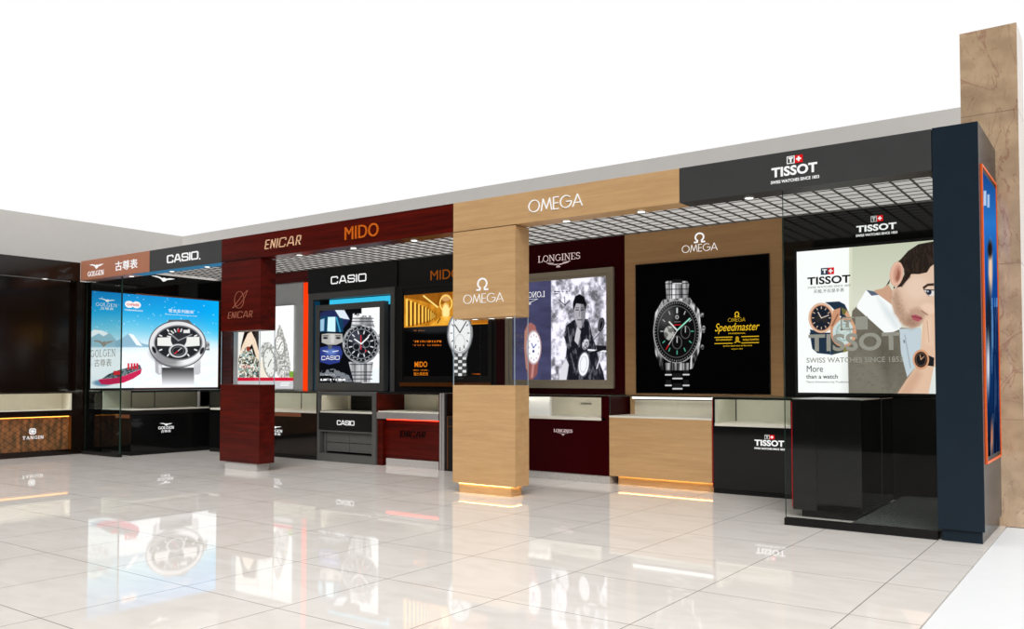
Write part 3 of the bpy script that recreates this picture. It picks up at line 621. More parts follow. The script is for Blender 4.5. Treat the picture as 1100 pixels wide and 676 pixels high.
polylines('yellow_emblem', OMEGA_SIGN, f2, rect_px(f2, 788.8, 335, 341, 794.4), 'ltyellow', t, .16, .002)
stroke_letters('yellow_lettering', 'OMEGA', f2, rect_px(f2, 782, 341.9, 346.2, 800.7), 'ltyellow', t, kind='sans', wt=.11, gap=.2, depth=.002)
flat_letters('yellow_script', 'Speedmaster', f2, rect_px(f2, 768, 347.8, 359, 816), 'ltyellow', t, shear=.35, depth=.002)
flat_letters('yellow_lettering', 'PROFESSIONAL', f2, rect_px(f2, 782.6, 357.8, 359.2, 800.7), 'ltyellow', t, depth=.002)
for xa_, xb_ in ((768, 787.5), (797, 815.8)):
    a, b = XB(xa_, BY-.015), XB(xb_, BY-.015); zc = ZB(790, 365.4, BY-.015)
    mb = MB()
    for dz in (-.034, .034): flat_poly(mb, f2, [(a, zc+dz-.004), (b, zc+dz-.004), (b, zc+dz+.004), (a, zc+dz+.004)], .002)
    mb.build('yellow_rule', 'ltyellow', t)
flat_letters('yellow_lettering', '45TH ANNIVERSARY', f2, rect_px(f2, 769, 364.4, 366.4, 786.5), 'ltyellow', t, depth=.002)
flat_letters('yellow_lettering', 'WORLD CHAMPION', f2, rect_px(f2, 798, 364.2, 366.2, 815), 'ltyellow', t, depth=.002)
flat_letters('yellow_lettering', 'the first watch worn on the moon', f2, rect_px(f2, 776.8, 371, 372.6, 807.8), 'ltyellow', t, depth=.002)
flat_letters('yellow_lettering', '20 JULY 1969', f2, rect_px(f2, 785.6, 374.6, 376, 797.7), 'ltyellow', t, depth=.002)
polylines('yellow_emblem', [(arc(.5, .6, .22, .3, 0, 360, 12), 1), ([(.1, .05), (.4, .35), (.5, .9), (.62, .35), (.95, .1), (.5, .2), (.1, .05)], 1)], f2, rect_px(f2, 788.6, 361.5, 369, 795.7), 'ltyellow', t, .12, .002)

# --- tissot portrait
t = lightbox('large white light box picture of a man in grey jacket resting chin on wrist', FB, (xT0, -.3, 1.02, 2.5))
x0, x1 = XB(858.5), XB(1012); z0, z1 = ZB(858.7, 421.8), ZB(858.5, 271)
part('housing', 'blackmatt', t, (x0-.03, -.295, BY-.03, BY, z0-.03, z1+.03))
f1 = Face('y', BY-.032); p = Paint(f1, x0, x1, z0, z1, 400, 400)
p.fill((252, 253, 253)); k = np.clip((p.x-912)/1.0, 0, 1); g = np.clip((p.y-260)/110, 0, 1)
bg = np.stack([196+40*g, 200+32*g, 178+40*g], 1); p.mix(k, bg); p.mix(p.rect(912, 250, 915.5, 425, .8)*.8, (222, 222, 200))
def Q(pts, ox=900, oy=250, s=3.864): return [(ox+a/s, oy+b/s) for a, b in pts]
p.mix(p.poly(Q([(150, 240), (185, 232), (210, 215), (255, 290), (262, 390), (200, 330)])), (205, 160, 135))       # neck
p.mix(p.poly(Q([(118, 290), (85, 300), (60, 325), (50, 430), (42, 500), (45, 680), (300, 680), (320, 560), (345, 470), (345, 400), (262, 395), (200, 416)])), (112, 106, 94))
p.mix(p.poly(Q([(48, 480), (200, 520), (250, 680), (40, 680)]), 20)*.35, (150, 146, 132)); p.mix(p.poly(Q([(170, 420), (240, 500), (210, 640), (160, 520)]), 12)*.4, (78, 72, 62))
p.mix((p.noise(3, 3, 11)-.5)*.5*p.poly(Q([(60, 310), (45, 680), (280, 680), (330, 500), (260, 400), (120, 300)])), (60, 56, 50))
p.mix(p.poly(Q([(255, 400), (345, 395), (345, 500), (322, 560), (288, 600), (262, 500)])), (196, 208, 216)); p.mix(p.seg((972, 360), (978, 395), 1.2, 1)*.6, (140, 150, 160)); p.mix(p.seg((971, 366), (971.5, 368), 1.6), (120, 125, 130))
p.mix(p.poly(Q([(118, 238), (150, 244), (225, 300), (266, 385), (255, 402), (232, 412), (196, 418), (78, 312), (82, 296)])), (250, 251, 252)); p.mix(p.poly(Q([(160, 262), (225, 330), (258, 392), (240, 400), (200, 350)]), 6)*.4, (190, 198, 205)); p.mix(p.poly(Q([(118, 238), (150, 244), (170, 258), (140, 262)])), (90, 98, 118))
skin = (224, 190, 168)
face_ = Q([(262, 215), (285, 175), (345, 160), (385, 130), (420, 130), (425, 330), (380, 345), (358, 368), (338, 388), (305, 398), (272, 382), (236, 335), (220, 285), (228, 235)])
p.mix(p.poly(face_), skin); p.mix(p.poly(Q([(222, 270), (245, 235), (280, 330), (340, 385), (305, 400), (270, 385), (236, 337)]), 6)*.45, (150, 112, 92))
p.mix(p.ell(900+330/3.864, 250+230/3.864, 14, 12, 0, 9)*.4, (246, 220, 202)); p.mix(p.poly(Q([(300, 320), (330, 310), (370, 330), (350, 372), (320, 392), (285, 380)]), 5)*.38, (140, 100, 84)); p.mix((p.noise(1.2, 1.2, 5)-.4)*.5*p.poly(Q([(225, 250), (250, 230), (300, 330), (350, 370), (310, 396), (270, 380), (235, 335)]), 5), (110, 80, 66))
hair = Q([(200, 222), (218, 190), (248, 122), (262, 110), (292, 76), (335, 48), (410, 34), (425, 130), (398, 132), (384, 142), (370, 165), (338, 172), (305, 172), (288, 196), (264, 224), (244, 228), (262, 205), (276, 175), (274, 150), (262, 130), (244, 126), (222, 160), (214, 210)])
p.mix(p.poly(Q([(262, 215), (276, 176), (300, 168), (300, 185), (280, 205), (266, 226)]), 2)*.8, (52, 40, 34)); p.mix(p.poly(hair), (40, 31, 27)); p.mix((p.noise(1.2, 5, 6) > .55)*.35*p.poly(hair), (84, 66, 56))
p.mix(p.ell(900+244/3.864, 250+172/3.864, 7.2, 13.4, 8), (222, 172, 150)); p.mix(p.ell(964.6, 294.5, 4.2, 9, 8, 2)*.45, (176, 112, 94)); p.mix(p.poly(Q([(250, 150), (258, 165), (256, 190), (246, 205), (240, 190), (246, 170)]), 2)*.7, (134, 76, 62)); p.mix(p.ring(963.4, 294, 6.2, 12.2, 1.6, 8)*.4, (244, 206, 188)); p.mix(p.ell(960.6, 309, .8, 1), (30, 30, 30))
p.mix(p.poly(Q([(352, 226), (372, 212), (398, 210), (400, 220), (374, 222), (356, 236)])), (62, 44, 36)); p.mix(p.poly(Q([(358, 240), (372, 232), (400, 238), (400, 262), (375, 262)])), (228, 222, 222)); p.mix(p.ell(900+378/3.864, 250+247/3.864, 2.9, 3.0), (38, 44, 66)); p.mix(p.seg((992.5, 311.2), (1003, 311.8), 1.1), (50, 34, 30)); p.mix(p.seg((993, 313), (998, 318.5), .8)*.6, (120, 84, 70)); p.mix(p.ell(996.8, 313.2, .8, .8), (235, 240, 245))
p.mix(p.ell(900+378/3.864, 250+316/3.864, 8.5, 5.5, 20, 2.5)*.75, (240, 206, 184)); p.mix(p.seg((990, 334), (998, 339.5), 1.3)*.6, (130, 82, 68))
p.mix(p.poly(Q([(304, 345), (322, 340), (348, 350), (350, 360), (332, 370), (312, 362)])), (176, 88, 98)); p.mix(p.seg((979.5, 339.8), (990.5, 342.5), .8), (110, 44, 52))
arm = Q([(352, 372), (366, 345), (398, 335), (425, 330), (425, 560), (400, 620), (372, 680), (240, 680), (285, 610), (322, 560), (345, 470)])
p.mix(p.poly(arm), (228, 190, 164)); p.mix(p.poly(Q([(240, 680), (290, 610), (330, 560), (350, 590), (300, 680)]), 7)*.5, (196, 150, 124)); p.mix(p.poly(Q([(370, 360), (386, 355), (390, 470), (366, 460)]), 5)*.4, (246, 218, 196)); p.mix(p.seg((996, 345), (998, 368), 1)*.4, (160, 110, 92))
p.mix(p.poly(Q([(398, 560), (425, 540), (425, 680), (375, 680)])), (226, 230, 228))
p.mix(p.poly(Q([(366, 505), (400, 520), (398, 556), (372, 552)])), (28, 28, 32))
cx, cy = 900+345/3.864, 250+527/3.864; p.mix(p.ell(cx, cy, 8.8, 10.6), (186, 120, 86)); p.mix(p.ring(cx, cy, 8.6, 10.2, 1.2)*.7, (240, 190, 150)); p.mix(p.ell(cx, cy, 6.6, 8.2), (30, 26, 28)); p.mix(p.seg((cx, cy), (cx+3, cy-3), .8), (220, 170, 130)); p.mix(p.seg((cx, cy), (cx-1, cy-5), .8), (220, 170, 130)); p.mix(p.ring(cx, cy, 5.6, 7, .7)*.5, (200, 150, 120))
# the two wrist watches
def V(pts): return Q(pts, 855, 260, 4.1)
p.mix(p.poly(V([(128, 266), (190, 262), (215, 275), (232, 310), (235, 400), (60, 400), (72, 470), (95, 490), (160, 497), (230, 480), (240, 420), (200, 330), (150, 280)])), (34, 50, 70))
p.mix(p.poly(V([(62, 385), (125, 400), (150, 495), (95, 490), (72, 470)])), (34, 50, 70)); p.mix(p.poly(V([(200, 288), (226, 300), (234, 330), (205, 320)])), (110, 106, 58)); p.mix(p.poly(V([(150, 430), (235, 420), (232, 478), (165, 495)])), (58, 66, 66)); p.mix(p.seg((889, 370), (893, 381), 1.4, 1), (70, 90, 110))
p.mix(p.poly(V([(215, 455), (238, 440), (232, 480), (205, 488)])), (130, 122, 66))
cx, cy = 906, 357; p.mix(p.ell(cx, cy, 14, 16), (206, 150, 118)); p.mix(p.ell(cx, cy, 11.5, 13.5), (206, 216, 214)); p.mix(p.ring(cx, cy, 8, 9.6, 1.2)*.7, (130, 170, 170)); p.mix((p.noise(2, 2, 3) > .5)*.4*p.ell(cx, cy, 8, 9), (150, 170, 165)); p.mix(p.poly(V([(225, 300), (262, 370), (262, 430), (245, 440), (250, 370), (215, 320)])), (214, 160, 126))
cx, cy = 855+112/4.1, 260+335/4.1; p.mix(p.ell(cx, cy, 13.8, 16.2), (196, 136, 104)); p.mix(p.ring(cx, cy, 13.6, 15.8, 1.6)*.8, (240, 205, 180)); p.mix(p.ell(cx, cy, 10.8, 13.2), (28, 34, 46)); p.mix(p.ell(cx-3.5, cy+1, 3.2, 4), (46, 44, 44)); p.mix(p.ell(cx+3.5, cy+1.5, 3.2, 4), (46, 44, 44))
p.mix(p.poly(V([(165, 300), (196, 290), (192, 345), (150, 390), (155, 350)])), (206, 150, 118)); p.mix(p.seg((900, 338), (894, 350), 1.6), (150, 96, 72))
for k in range(12):
    a = 2*math.pi*k/12; p.mix(p.seg((cx+8.2*math.cos(a), cy+10*math.sin(a)), (cx+10*math.cos(a), cy+12*math.sin(a)), .9), (225, 195, 170))
p.mix(p.seg((cx, cy), (cx+8, cy-3), .9), (235, 215, 200)); p.mix(p.seg((cx, cy), (cx-3.5, cy-6), 1), (235, 215, 200))
p.build('backlit_picture', t)
f2 = Face('y', BY-.033)
a0, a1, z0, z1 = rect_px(f2, 881.8, 288.3, 295.6, 889.9); b1 = XB(897.6, BY-.033); b0 = XB(890.3, BY-.033)
mb = MB(); flat_poly(mb, f2, [(a0, z0), (a1, z0), (a1, z1), (a0, z1)], .002); mb.build('navy_square', 'ltnavy', t)
mb = MB(); flat_poly(mb, f2, [(b0, z0), (b1, z0), (b1, z1), (b0, z1)], .002); mb.build('red_square', 'red', t)
mb = MB(); hz = z1-z0; wb = b1-b0; cb = (b0+b1)/2; cz = (z0+z1)/2; wa = a1-a0
for q in ((cb-wb*.3, cb+wb*.3, cz-hz*.1, cz+hz*.1), (cb-wb*.11, cb+wb*.11, cz-hz*.3, cz+hz*.3), (a0+wa*.2, a1-wa*.2, z0+hz*.65, z0+hz*.82), (a0+wa*.4, a1-wa*.4, z0+hz*.18, z0+hz*.65)): flat_poly(mb, f2, [(q[0], q[2]), (q[1], q[2]), (q[1], q[3]), (q[0], q[3])], .004, .0025)
mb.build('white_cross', 'whiteletter', t)
flat_letters('lettering', 'TISSOT', f2, rect_px(f2, 867.3, 298.2, 306.6, 913.5), 'ltblack', t, bold=.03, depth=.002)
flat_letters('tagline', 'SWISS WATCHES SINCE 1853', f2, rect_px(f2, 867.8, 308.2, 310.4, 913.5), 'ltgrey', t, depth=.002)
flat_letters('lettering', '天梭,不仅是手表', f2, rect_px(f2, 874, 311.3, 315.6, 906.8), 'ltblack', t, depth=.002)
flat_letters('lettering', 'More', f2, rect_px(f2, 866.7, 393, 399.8, 884), 'ltblack', t, depth=.002)
flat_letters('lettering', 'than a watch', f2, rect_px(f2, 866, 402.4, 406.9, 900), 'ltblack', t, bold=.012, depth=.002)
flat_letters('lettering', 'Tissot Innovators by Tradition', f2, rect_px(f2, 866, 409.4, 412, 911.5), 'ltblack', t, depth=.002)

# --- longines
t = lightbox('taupe framed light box, navy watch half and black-and-white motorcyclist half', FB, (xL0, xO0, 1.05, 2.5))
ox0, ox1 = XB(544.6), XB(660.8); oz0, oz1 = ZB(661, 417.6), ZB(660.3, 287); ix0, ix1 = XB(551.5), XB(655.4); iz0, iz1 = ZB(655, 411), ZB(655.4, 294)
b = MB().frame_y(ox0, ox1, oz0, oz1, (ix0-ox0)*.55, BY-.045, BY); b.frame_y(ox0+(ix0-ox0)*.5, ox1-(ix0-ox0)*.5, oz0+(ix0-ox0)*.5, oz1-(ix0-ox0)*.5, (ix0-ox0)*.5, BY-.03, BY); b.build('frame', 'taupe', t, .004)
f1 = Face('y', BY-.012); p = Paint(f1, ix0-.004, ix1+.02, iz0-.005, iz1+.005, 300, 330)
n = p.noise(3.5, 5, 21, 4); v = np.clip(40+n*300, 60, 255); n2 = p.noise(14, 20, 4, 2); v = np.clip(v+(n2-.42)*230, 105, 255); p.img = np.stack([v*.95, v*.94, v], 1)
man = [(604, 415), (606, 400), (609, 372), (606, 362), (608, 350), (616, 344), (620, 342), (632, 343), (634, 350), (636, 360), (640, 372), (642, 385), (648, 400), (651, 415)]
p.mix(p.poly(man), (26, 26, 34)); p.mix(np.clip((p.noise(2.2, 7, 31)-.5)*3, 0, .55)*p.poly(man), (150, 148, 158)); p.mix(p.seg((610, 352), (613, 372), 1, 1)*.6, (150, 148, 158)); p.mix(p.seg((613, 380), (618, 400), 1.2, 1)*.5, (160, 158, 168)); p.mix(p.seg((633, 350), (634, 362), .9, 1)*.6, (150, 148, 158)); p.mix(p.poly([(600, 412), (602, 397), (608, 385), (611, 392), (608, 412)]), (215, 214, 222))
p.mix(p.poly([(620, 350), (617, 366), (621, 371), (624, 356)])*.8, (235, 235, 240)); p.mix(p.poly([(617.5, 322), (622, 318.5), (627, 321), (629.5, 330), (628, 344), (624.5, 353), (620.5, 352), (617.5, 343), (616.5, 330)]), (168, 166, 172))
p.mix(p.poly([(624, 322), (629, 324), (629, 344), (625, 352), (624, 338)], 1)*.55, (90, 88, 96)); p.mix(p.poly([(615.6, 336), (615.6, 325), (618, 318.5), (622.5, 316), (627.5, 319), (630, 327), (629, 334), (627, 327), (619, 326), (617, 331)]), (14, 14, 18))
for x_ in (620, 625.4): p.mix(p.seg((x_-1.3, 333.2), (x_+1.3, 333), 1.1), (30, 28, 34)); p.mix(p.seg((x_-1.5, 331), (x_+1.5, 330.8), .7), (50, 48, 52))
p.mix(p.seg((622.6, 334), (622.4, 339.5), .8)*.5, (70, 68, 74)); p.mix(p.seg((620.6, 343.8), (625, 343.8), 1), (60, 56, 62))
p.mix(p.ell(629, 370, 3.6, 6, 15), (205, 203, 212)); p.mix((p.noise(1.5, 1.5, 8) > .5)*.6*p.ell(629, 370, 3.6, 6, 15), (60, 60, 70))
p.mix(p.seg((632, 376), (655, 378), 1.8), (235, 235, 240)); p.mix(p.poly([(640, 371), (654, 372), (654, 376.5), (641, 376)]), (24, 24, 30)); p.mix(p.seg((634, 380), (648, 375), 2.4), (22, 22, 28)); p.mix(p.seg((637, 366), (645, 357), .8), (60, 60, 70)); p.mix(p.ell(645.8, 349, 3.4, 7.4, 12), (22, 22, 26)); p.mix(p.ring(645.8, 349, 2.6, 6, 1.2, 12)*.7, (120, 118, 126)); p.mix(p.seg((641, 380), (646, 400), 1.2), (30, 30, 36)); p.mix(p.seg((646, 380), (641, 396), 1.2), (220, 220, 226))
p.mix(p.ell(627, 391.5, 6.4, 13.4, 6), (238, 238, 244)); p.mix(p.ring(627, 391.5, 6.4, 13.4, .9, 6), (60, 60, 70)); p.mix(p.ring(626.8, 391.5, 4, 9, .8, 6)*.4, (120, 120, 130)); p.mix(p.rect(590, 292, 592, 415)*.0, (0, 0, 0))
for yy in (313.5, 315.8): p.mix(p.rect(595, yy-.5, 612 if yy < 315 else 603, yy+.5)*(p.noise(1.1, 3, 2) > .45), (30, 30, 36))
p.mix(p.seg((600, 322), (607, 328), .9), (40, 40, 46)); p.mix(p.seg((607, 328), (612, 323), .9), (40, 40, 46)); p.mix(p.seg((606.5, 319), (607, 328), .7), (60, 60, 66))
nv = np.clip((592-p.x)/.6+.5, 0, 1); nn = p.noise(22, 9, 9)[:, None]; p.mix(nv, np.array([58, 60, 92])*(.72+.5*nn)+np.array([10, 8, 8]))
p.mix(p.poly([(566, 349), (570, 346.5), (575, 350), (578, 361), (566, 361), (563.5, 356)]), (160, 100, 94)); p.mix(p.poly([(565, 388), (578.5, 388), (577, 402), (572, 408), (568, 408), (565.5, 398)]), (140, 84, 80)); p.mix(p.seg((573, 390), (571.5, 405), 2.2, 1.5)*.6, (225, 170, 165)); p.mix(p.poly([(563.5, 356), (567, 350), (567, 398), (565, 396), (563, 374)]), (180, 125, 112))
p.mix(p.ell(573.2, 373.4, 8.4, 18.6), (205, 190, 196)); p.mix(p.ring(573.2, 373.4, 8.4, 18.6, .9)*.7, (150, 110, 110)); p.mix(p.ell(573.5, 373.4, 6.8, 16.4), (248, 246, 250)); p.mix(p.seg((573, 374), (571, 369), .9), (50, 60, 150)); p.mix(p.seg((573, 374), (576, 370), .9), (50, 60, 150)); p.mix(p.ell(573, 377.5, 1.1, 1.6), (60, 60, 110))
for k in range(12): a = 2*math.pi*k/12; p.mix(p.ell(573.5+5.4*math.cos(a), 373.4+13.4*math.sin(a), .55, 1.2)*.7, (150, 130, 140))
p.mix(p.rect(649, 288, 700, 420)*0, (0, 0, 0))
p.build('backlit_picture', t)
f2 = Face('y', BY-.013)
def mirrored_serif(rect):
    a0, a1, z0, z1 = rect; strokes = []; x = 0
    for ch in 'LONGINES':
        wd, ss = SERIF[ch]; strokes += [([(-(x+a), b) for a, b in q], k) for q, k in ss]; x += wd+.12
    polylines('reversed_lettering', strokes, f2, rect, 'whiteletter', t, .13, .002)
mirrored_serif(rect_px(f2, 553, 315, 321.3, 585.5))
polylines('emblem', [([(0, .95), (.38, .5)], 1), ([(1, .95), (.62, .5)], 1), ([(.38, .5), (.62, .5), (.42, .1), (.58, .1), (.38, .5)], 1.2), ([(0, .95), (1, .95)], 1)], f2, rect_px(f2, 560, 322, 328, 578), 'whiteletter', t, .12, .002)

# --- mido
t = lightbox('black light box with golden arcade picture above a silver watch', FB, (xM0, xL0, 1.05, 2.5))
ox0, ox1 = XB(430.4), XB(529.5); oz0, oz1 = ZB(430.4, 415.4), ZB(430.4, 307); ix0, ix1 = XB(435), XB(526); iz0, iz1 = ZB(435, 404.3), ZB(435, 317.7)
MB().frame_y(ox0, ox1, oz0, oz1-.0, .06, BY-.03, BY, .09).build('frame', 'blackmatt', t)
part('orange_strip', 'bronze', t, (ox0+.01, ox1-.01, BY-.034, BY-.031, ZB(431, 415), ZB(431, 411)))
part('panel', 'blackmatt', t, (ox0+.06, ox1-.06, BY-.02, BY, oz0+.09, oz1-.06))
f1 = Face('y', BY-.022); p = Paint(f1, ix0, ix1, iz0, iz1, 260, 250)
p.fill((6, 6, 7)); yl = 351.6-(p.x-435)*.045; top = np.clip((yl-p.y)/.8+.5, 0, 1)
n = p.noise(4, 10, 3, 3); base = np.stack([150+95*n, 90+80*n, 12+45*n], 1); p.mix(top, base)
for k, x_ in enumerate((437, 441.5, 446, 450, 454, 457.5, 460.5, 463, 465, 467)):
    wdt = 2.2*(1-k*.07); p.mix(top*p.seg((x_, 322+k*1.8), (x_, 349.5-k*.9), wdt), (250, 200, 84)); p.mix(top*p.seg((x_+wdt, 324+k*1.5), (x_+wdt, 351-k), wdt*.8), (70, 30, 6))
p.mix(top*p.poly([(435, 313), (486, 309), (486, 322), (470, 329), (452, 323), (435, 320)])*.6, (110, 54, 8)); p.mix(top*p.seg((455, 318), (470, 330), 1.6), (255, 226, 130)); p.mix(top*p.ell(479, 320, 5, 4, 0, 1)*.8, (222, 170, 110)); p.mix(top*p.ring(479, 326, 7, 9, 1.3), (255, 214, 110)); p.mix(top*p.ell(479, 335, 4, 9, 0, 2), (255, 226, 150)); p.mix(top*p.poly([(462, 350), (474, 340), (500, 340), (500, 350)])*.7, (245, 180, 60)); p.mix(top*p.seg((470, 347), (473, 342), 1), (60, 26, 6))
p.mix(top*p.rect(490, 300, 530, 352)*.5, (140, 70, 8))
p.mix(np.clip(1-np.abs(p.y-yl)/.9, 0, 1), (240, 150, 30))
def txtline(x0_, x1_, y_, h_, c, seed): p.mix(p.rect(x0_, y_-h_/2, x1_, y_+h_/2)*(p.noise(.9, 4, seed, 2) > .47), c)
txtline(444, 457.5, 355.3, 1, (190, 100, 25), 1); txtline(443.5, 474, 367, 2.2, (215, 112, 22), 2); txtline(443.5, 474, 371, 1.6, (170, 86, 20), 3); txtline(443.5, 461, 397.8, 1.1, (200, 110, 25), 5)
p.mix(p.ell(494, 358.5, 13.8, 23), (176, 178, 180)); p.mix(p.ring(494, 358.5, 13.8, 23, 1), (90, 92, 96)); p.mix(p.ell(494, 358, 11.2, 20), (238, 238, 238)); p.mix(p.ring(494, 368, 5.6, 9, .7)*.5, (150, 150, 150))
for k in range(12): a = 2*math.pi*k/12; p.mix(p.seg((494+8.4*math.cos(a), 358+15.6*math.sin(a)), (494+10*math.cos(a), 358+18.4*math.sin(a)), 1)*.85, (40, 42, 50))
p.mix(p.seg((494, 357.5), (488.5, 349), 1), (26, 28, 34)); p.mix(p.seg((494, 357.5), (501, 345.5), 1), (26, 28, 34)); p.mix(p.seg((506.5, 352), (506.5, 362), 2), (150, 150, 152))
for r_ in range(7):
    y_ = 380+r_*3.5
    for c_ in range(3):
        xx = 487.5+c_*4.6; v = 225 if (r_+c_) % 2 else 70; p.mix(p.rect(xx, y_, xx+4.2, y_+3.1), (v, v, v))
p.mix(p.poly([(485, 376), (491, 384), (487, 384)]), (150, 150, 152)); p.mix(p.poly([(503, 376), (497, 384), (501.5, 384)]), (150, 150, 152)); txtline(507, 517, 402, 1, (190, 90, 20), 7)
p.mix(p.ell(466, 353, 26, 5, 0, 4)*(1-top)*.5*(p.x < 482), (60, 62, 66))
p.build('backlit_picture', t)
f2 = Face('y', BY-.023); flat_letters('orange_lettering', 'MIDO', f2, rect_px(f2, 445.5, 388.7, 394.6, 459), 'ltorange', t, bold=.012, depth=.002)
flat_letters('orange_lettering', '瑞士美度表', f2, rect_px(f2, 444.5, 400, 403.6, 460), 'ltorange', t, depth=.002)

# --- casio poster
t = lightbox('dark grey framed light box with helmeted racer and steel chronograph', FB, (xC0, xM0, 1.0, 2.3))
ox0, ox1 = XB(339.3), XB(413); oz0, oz1 = ZB(339.3, 419.6), ZB(339.3, 328.6); ix0, ix1 = XB(343.5), XB(409.2); iz0, iz1 = ZB(343.5, 411.2), ZB(343.5, 333.6)
MB().frame_y(ox0, ox1, oz0, oz1, ix0-ox0, BY-.02, BY+.08, iz0-oz0).build('frame', 'frame_grey', t, .003)
f1 = Face('y', BY-.002); p = Paint(f1, ix0-.002, ix1+.002, iz0-.002, iz1+.002, 240, 270)
p.fill((10, 12, 16)); p.mix(np.clip((p.x-388)/.8, 0, 1), (246, 250, 252)); p.mix(p.rect(380, 395, 412, 415, 6)*.2, (180, 200, 210))
def K(pts): return Q(pts, 330, 320, 6.76)
p.mix(p.poly(K([(92, 110), (160, 85), (225, 80), (300, 130), (310, 160), (250, 240), (95, 250)])), (36, 42, 84)); p.mix(p.poly(K([(200, 88), (270, 90), (308, 158), (240, 150)])), (214, 226, 236)); p.mix(p.poly(K([(92, 140), (150, 128), (260, 150), (262, 250), (92, 250)])), (20, 60, 90))
p.mix(p.poly(K([(150, 140), (205, 138), (205, 248), (145, 244)])), (206, 240, 250)); p.mix(p.poly(K([(95, 160), (125, 150), (122, 240), (95, 244)])), (150, 190, 214)); p.mix(p.seg(K([(212, 145)])[0], K([(240, 246)])[0], 1.6), (60, 150, 190))
p.mix(p.poly(K([(92, 250), (270, 250), (265, 345), (92, 350)])), (12, 14, 20)); p.mix(p.poly(K([(105, 265), (150, 258), (255, 262), (262, 320), (210, 342), (150, 342), (105, 325)])), (176, 174, 170)); p.mix(p.poly(K([(165, 262), (200, 262), (196, 330), (172, 330)]), 2)*.6, (222, 220, 216))
for ex in (132, 225): p.mix(p.ell(*K([(ex, 292)])[0], 2.6, 1.2), (36, 40, 48)); p.mix(p.seg(K([(ex-18, 276)])[0], K([(ex+18, 276)])[0], .9), (60, 58, 56))
p.mix(p.poly(K([(92, 362), (150, 350), (240, 352), (258, 400), (235, 470), (160, 486), (92, 466)])), (44, 58, 128)); p.mix(p.ell(*K([(175, 395)])[0], 6, 3.4, 0, 3)*.7, (120, 150, 214)); p.mix(p.seg(K([(115, 385)])[0], K([(150, 392)])[0], .9), (230, 235, 240)); p.mix(p.seg(K([(185, 392)])[0], K([(225, 385)])[0], .9), (230, 235, 240)); p.mix(p.poly(K([(150, 345), (182, 345), (178, 372), (155, 372)])), (90, 96, 104))
p.mix((p.noise(4, 3, 5) > .5)*.75*p.poly(K([(92, 530), (190, 515), (300, 560), (330, 612), (92, 612)])), (156, 162, 170)); txt = p.rect(343, 407, 371, 409.2)*(p.noise(1.0, 3, 6, 2) > .45); p.mix(txt, (240, 240, 240)); txt = p.rect(343, 402.4, 360, 403.6)*(p.noise(1.0, 3, 7, 2) > .5); p.mix(txt, (190, 190, 190))
metal(p, p.poly(K([(318, 215), (332, 128), (462, 128), (492, 215)])), 120, 235, 4, 90, 3)
for yy in (150, 172, 198): p.mix(p.seg(K([(325, yy)])[0], K([(480, yy)])[0], .9)*.8, (40, 44, 54))
metal(p, p.poly(K([(300, 466), (480, 466), (456, 614), (338, 614)])), 100, 225, 4, 90, 4)
for yy in (484, 540, 562, 590): p.mix(p.seg(K([(312, yy)])[0], K([(470, yy)])[0], 1)*.8, (40, 44, 54))
for xx in (345, 430): p.mix(p.seg(K([(xx, 480)])[0], K([(xx, 612)])[0], .9)*.7, (50, 54, 62))
cx, cy = K([(392, 335)])[0]; metal(p, p.ell(cx, cy, 20, 21), 50, 200, 3, 3, 14); p.mix(p.ring(cx, cy, 20, 21, .9), (150, 156, 164)); p.mix(p.ell(cx, cy, 17.6, 18.6), (22, 24, 28)); p.mix(p.ring(cx, cy, 15.4, 16.2, .8), (150, 154, 160)); p.mix(p.ell(cx-6, cy-7, 7, 7, 0, 5)*.35, (130, 140, 160))
for k in range(12): a = 2*math.pi*k/12+.26; p.mix(p.seg((cx+10.5*math.cos(a), cy+11.2*math.sin(a)), (cx+13.2*math.cos(a), cy+14*math.sin(a)), 1.2), (225, 228, 232))
for k in range(24): a = 2*math.pi*k/24; p.mix(p.ell(cx+16.5*math.cos(a), cy+17.4*math.sin(a), .6, .6), (200, 204, 208))
for dx, dy in ((5.4, 0), (-5, 3), (1, 7)): p.mix(p.ring(cx+dx, cy+dy, 4, 4.2, .8), (130, 134, 140))
p.mix(p.seg((cx-.3, cy-9), (cx-.3, cy+6), 1), (215, 40, 60)); p.mix(p.seg((cx, cy), (cx-7, cy-5), 1.5), (235, 238, 240)); p.mix(p.seg((cx, cy), (cx+7.5, cy-7), 1.5), (235, 238, 240)); p.mix(p.ell(cx+5, cy+7.5, 1, 1), (215, 50, 60))
for dy in (-9, 0, 9): metal(p, p.rect(cx+18.5, cy+dy-1.6, cx+21, cy+dy+1.6), 60, 170, 2, 2, 5)
p.mix(p.rect(379, 337, 399, 341)*(p.noise(1.5, 2, 9) > .5), (245, 248, 250))
p.build('backlit_picture', t)
f2 = Face('y', BY-.003); stroke_letters('lettering', 'CASIO', f2, rect_px(f2, 345.3, 382.3, 387.3, 365), 'whiteletter', t, wt=.26, gap=.36, depth=.002)

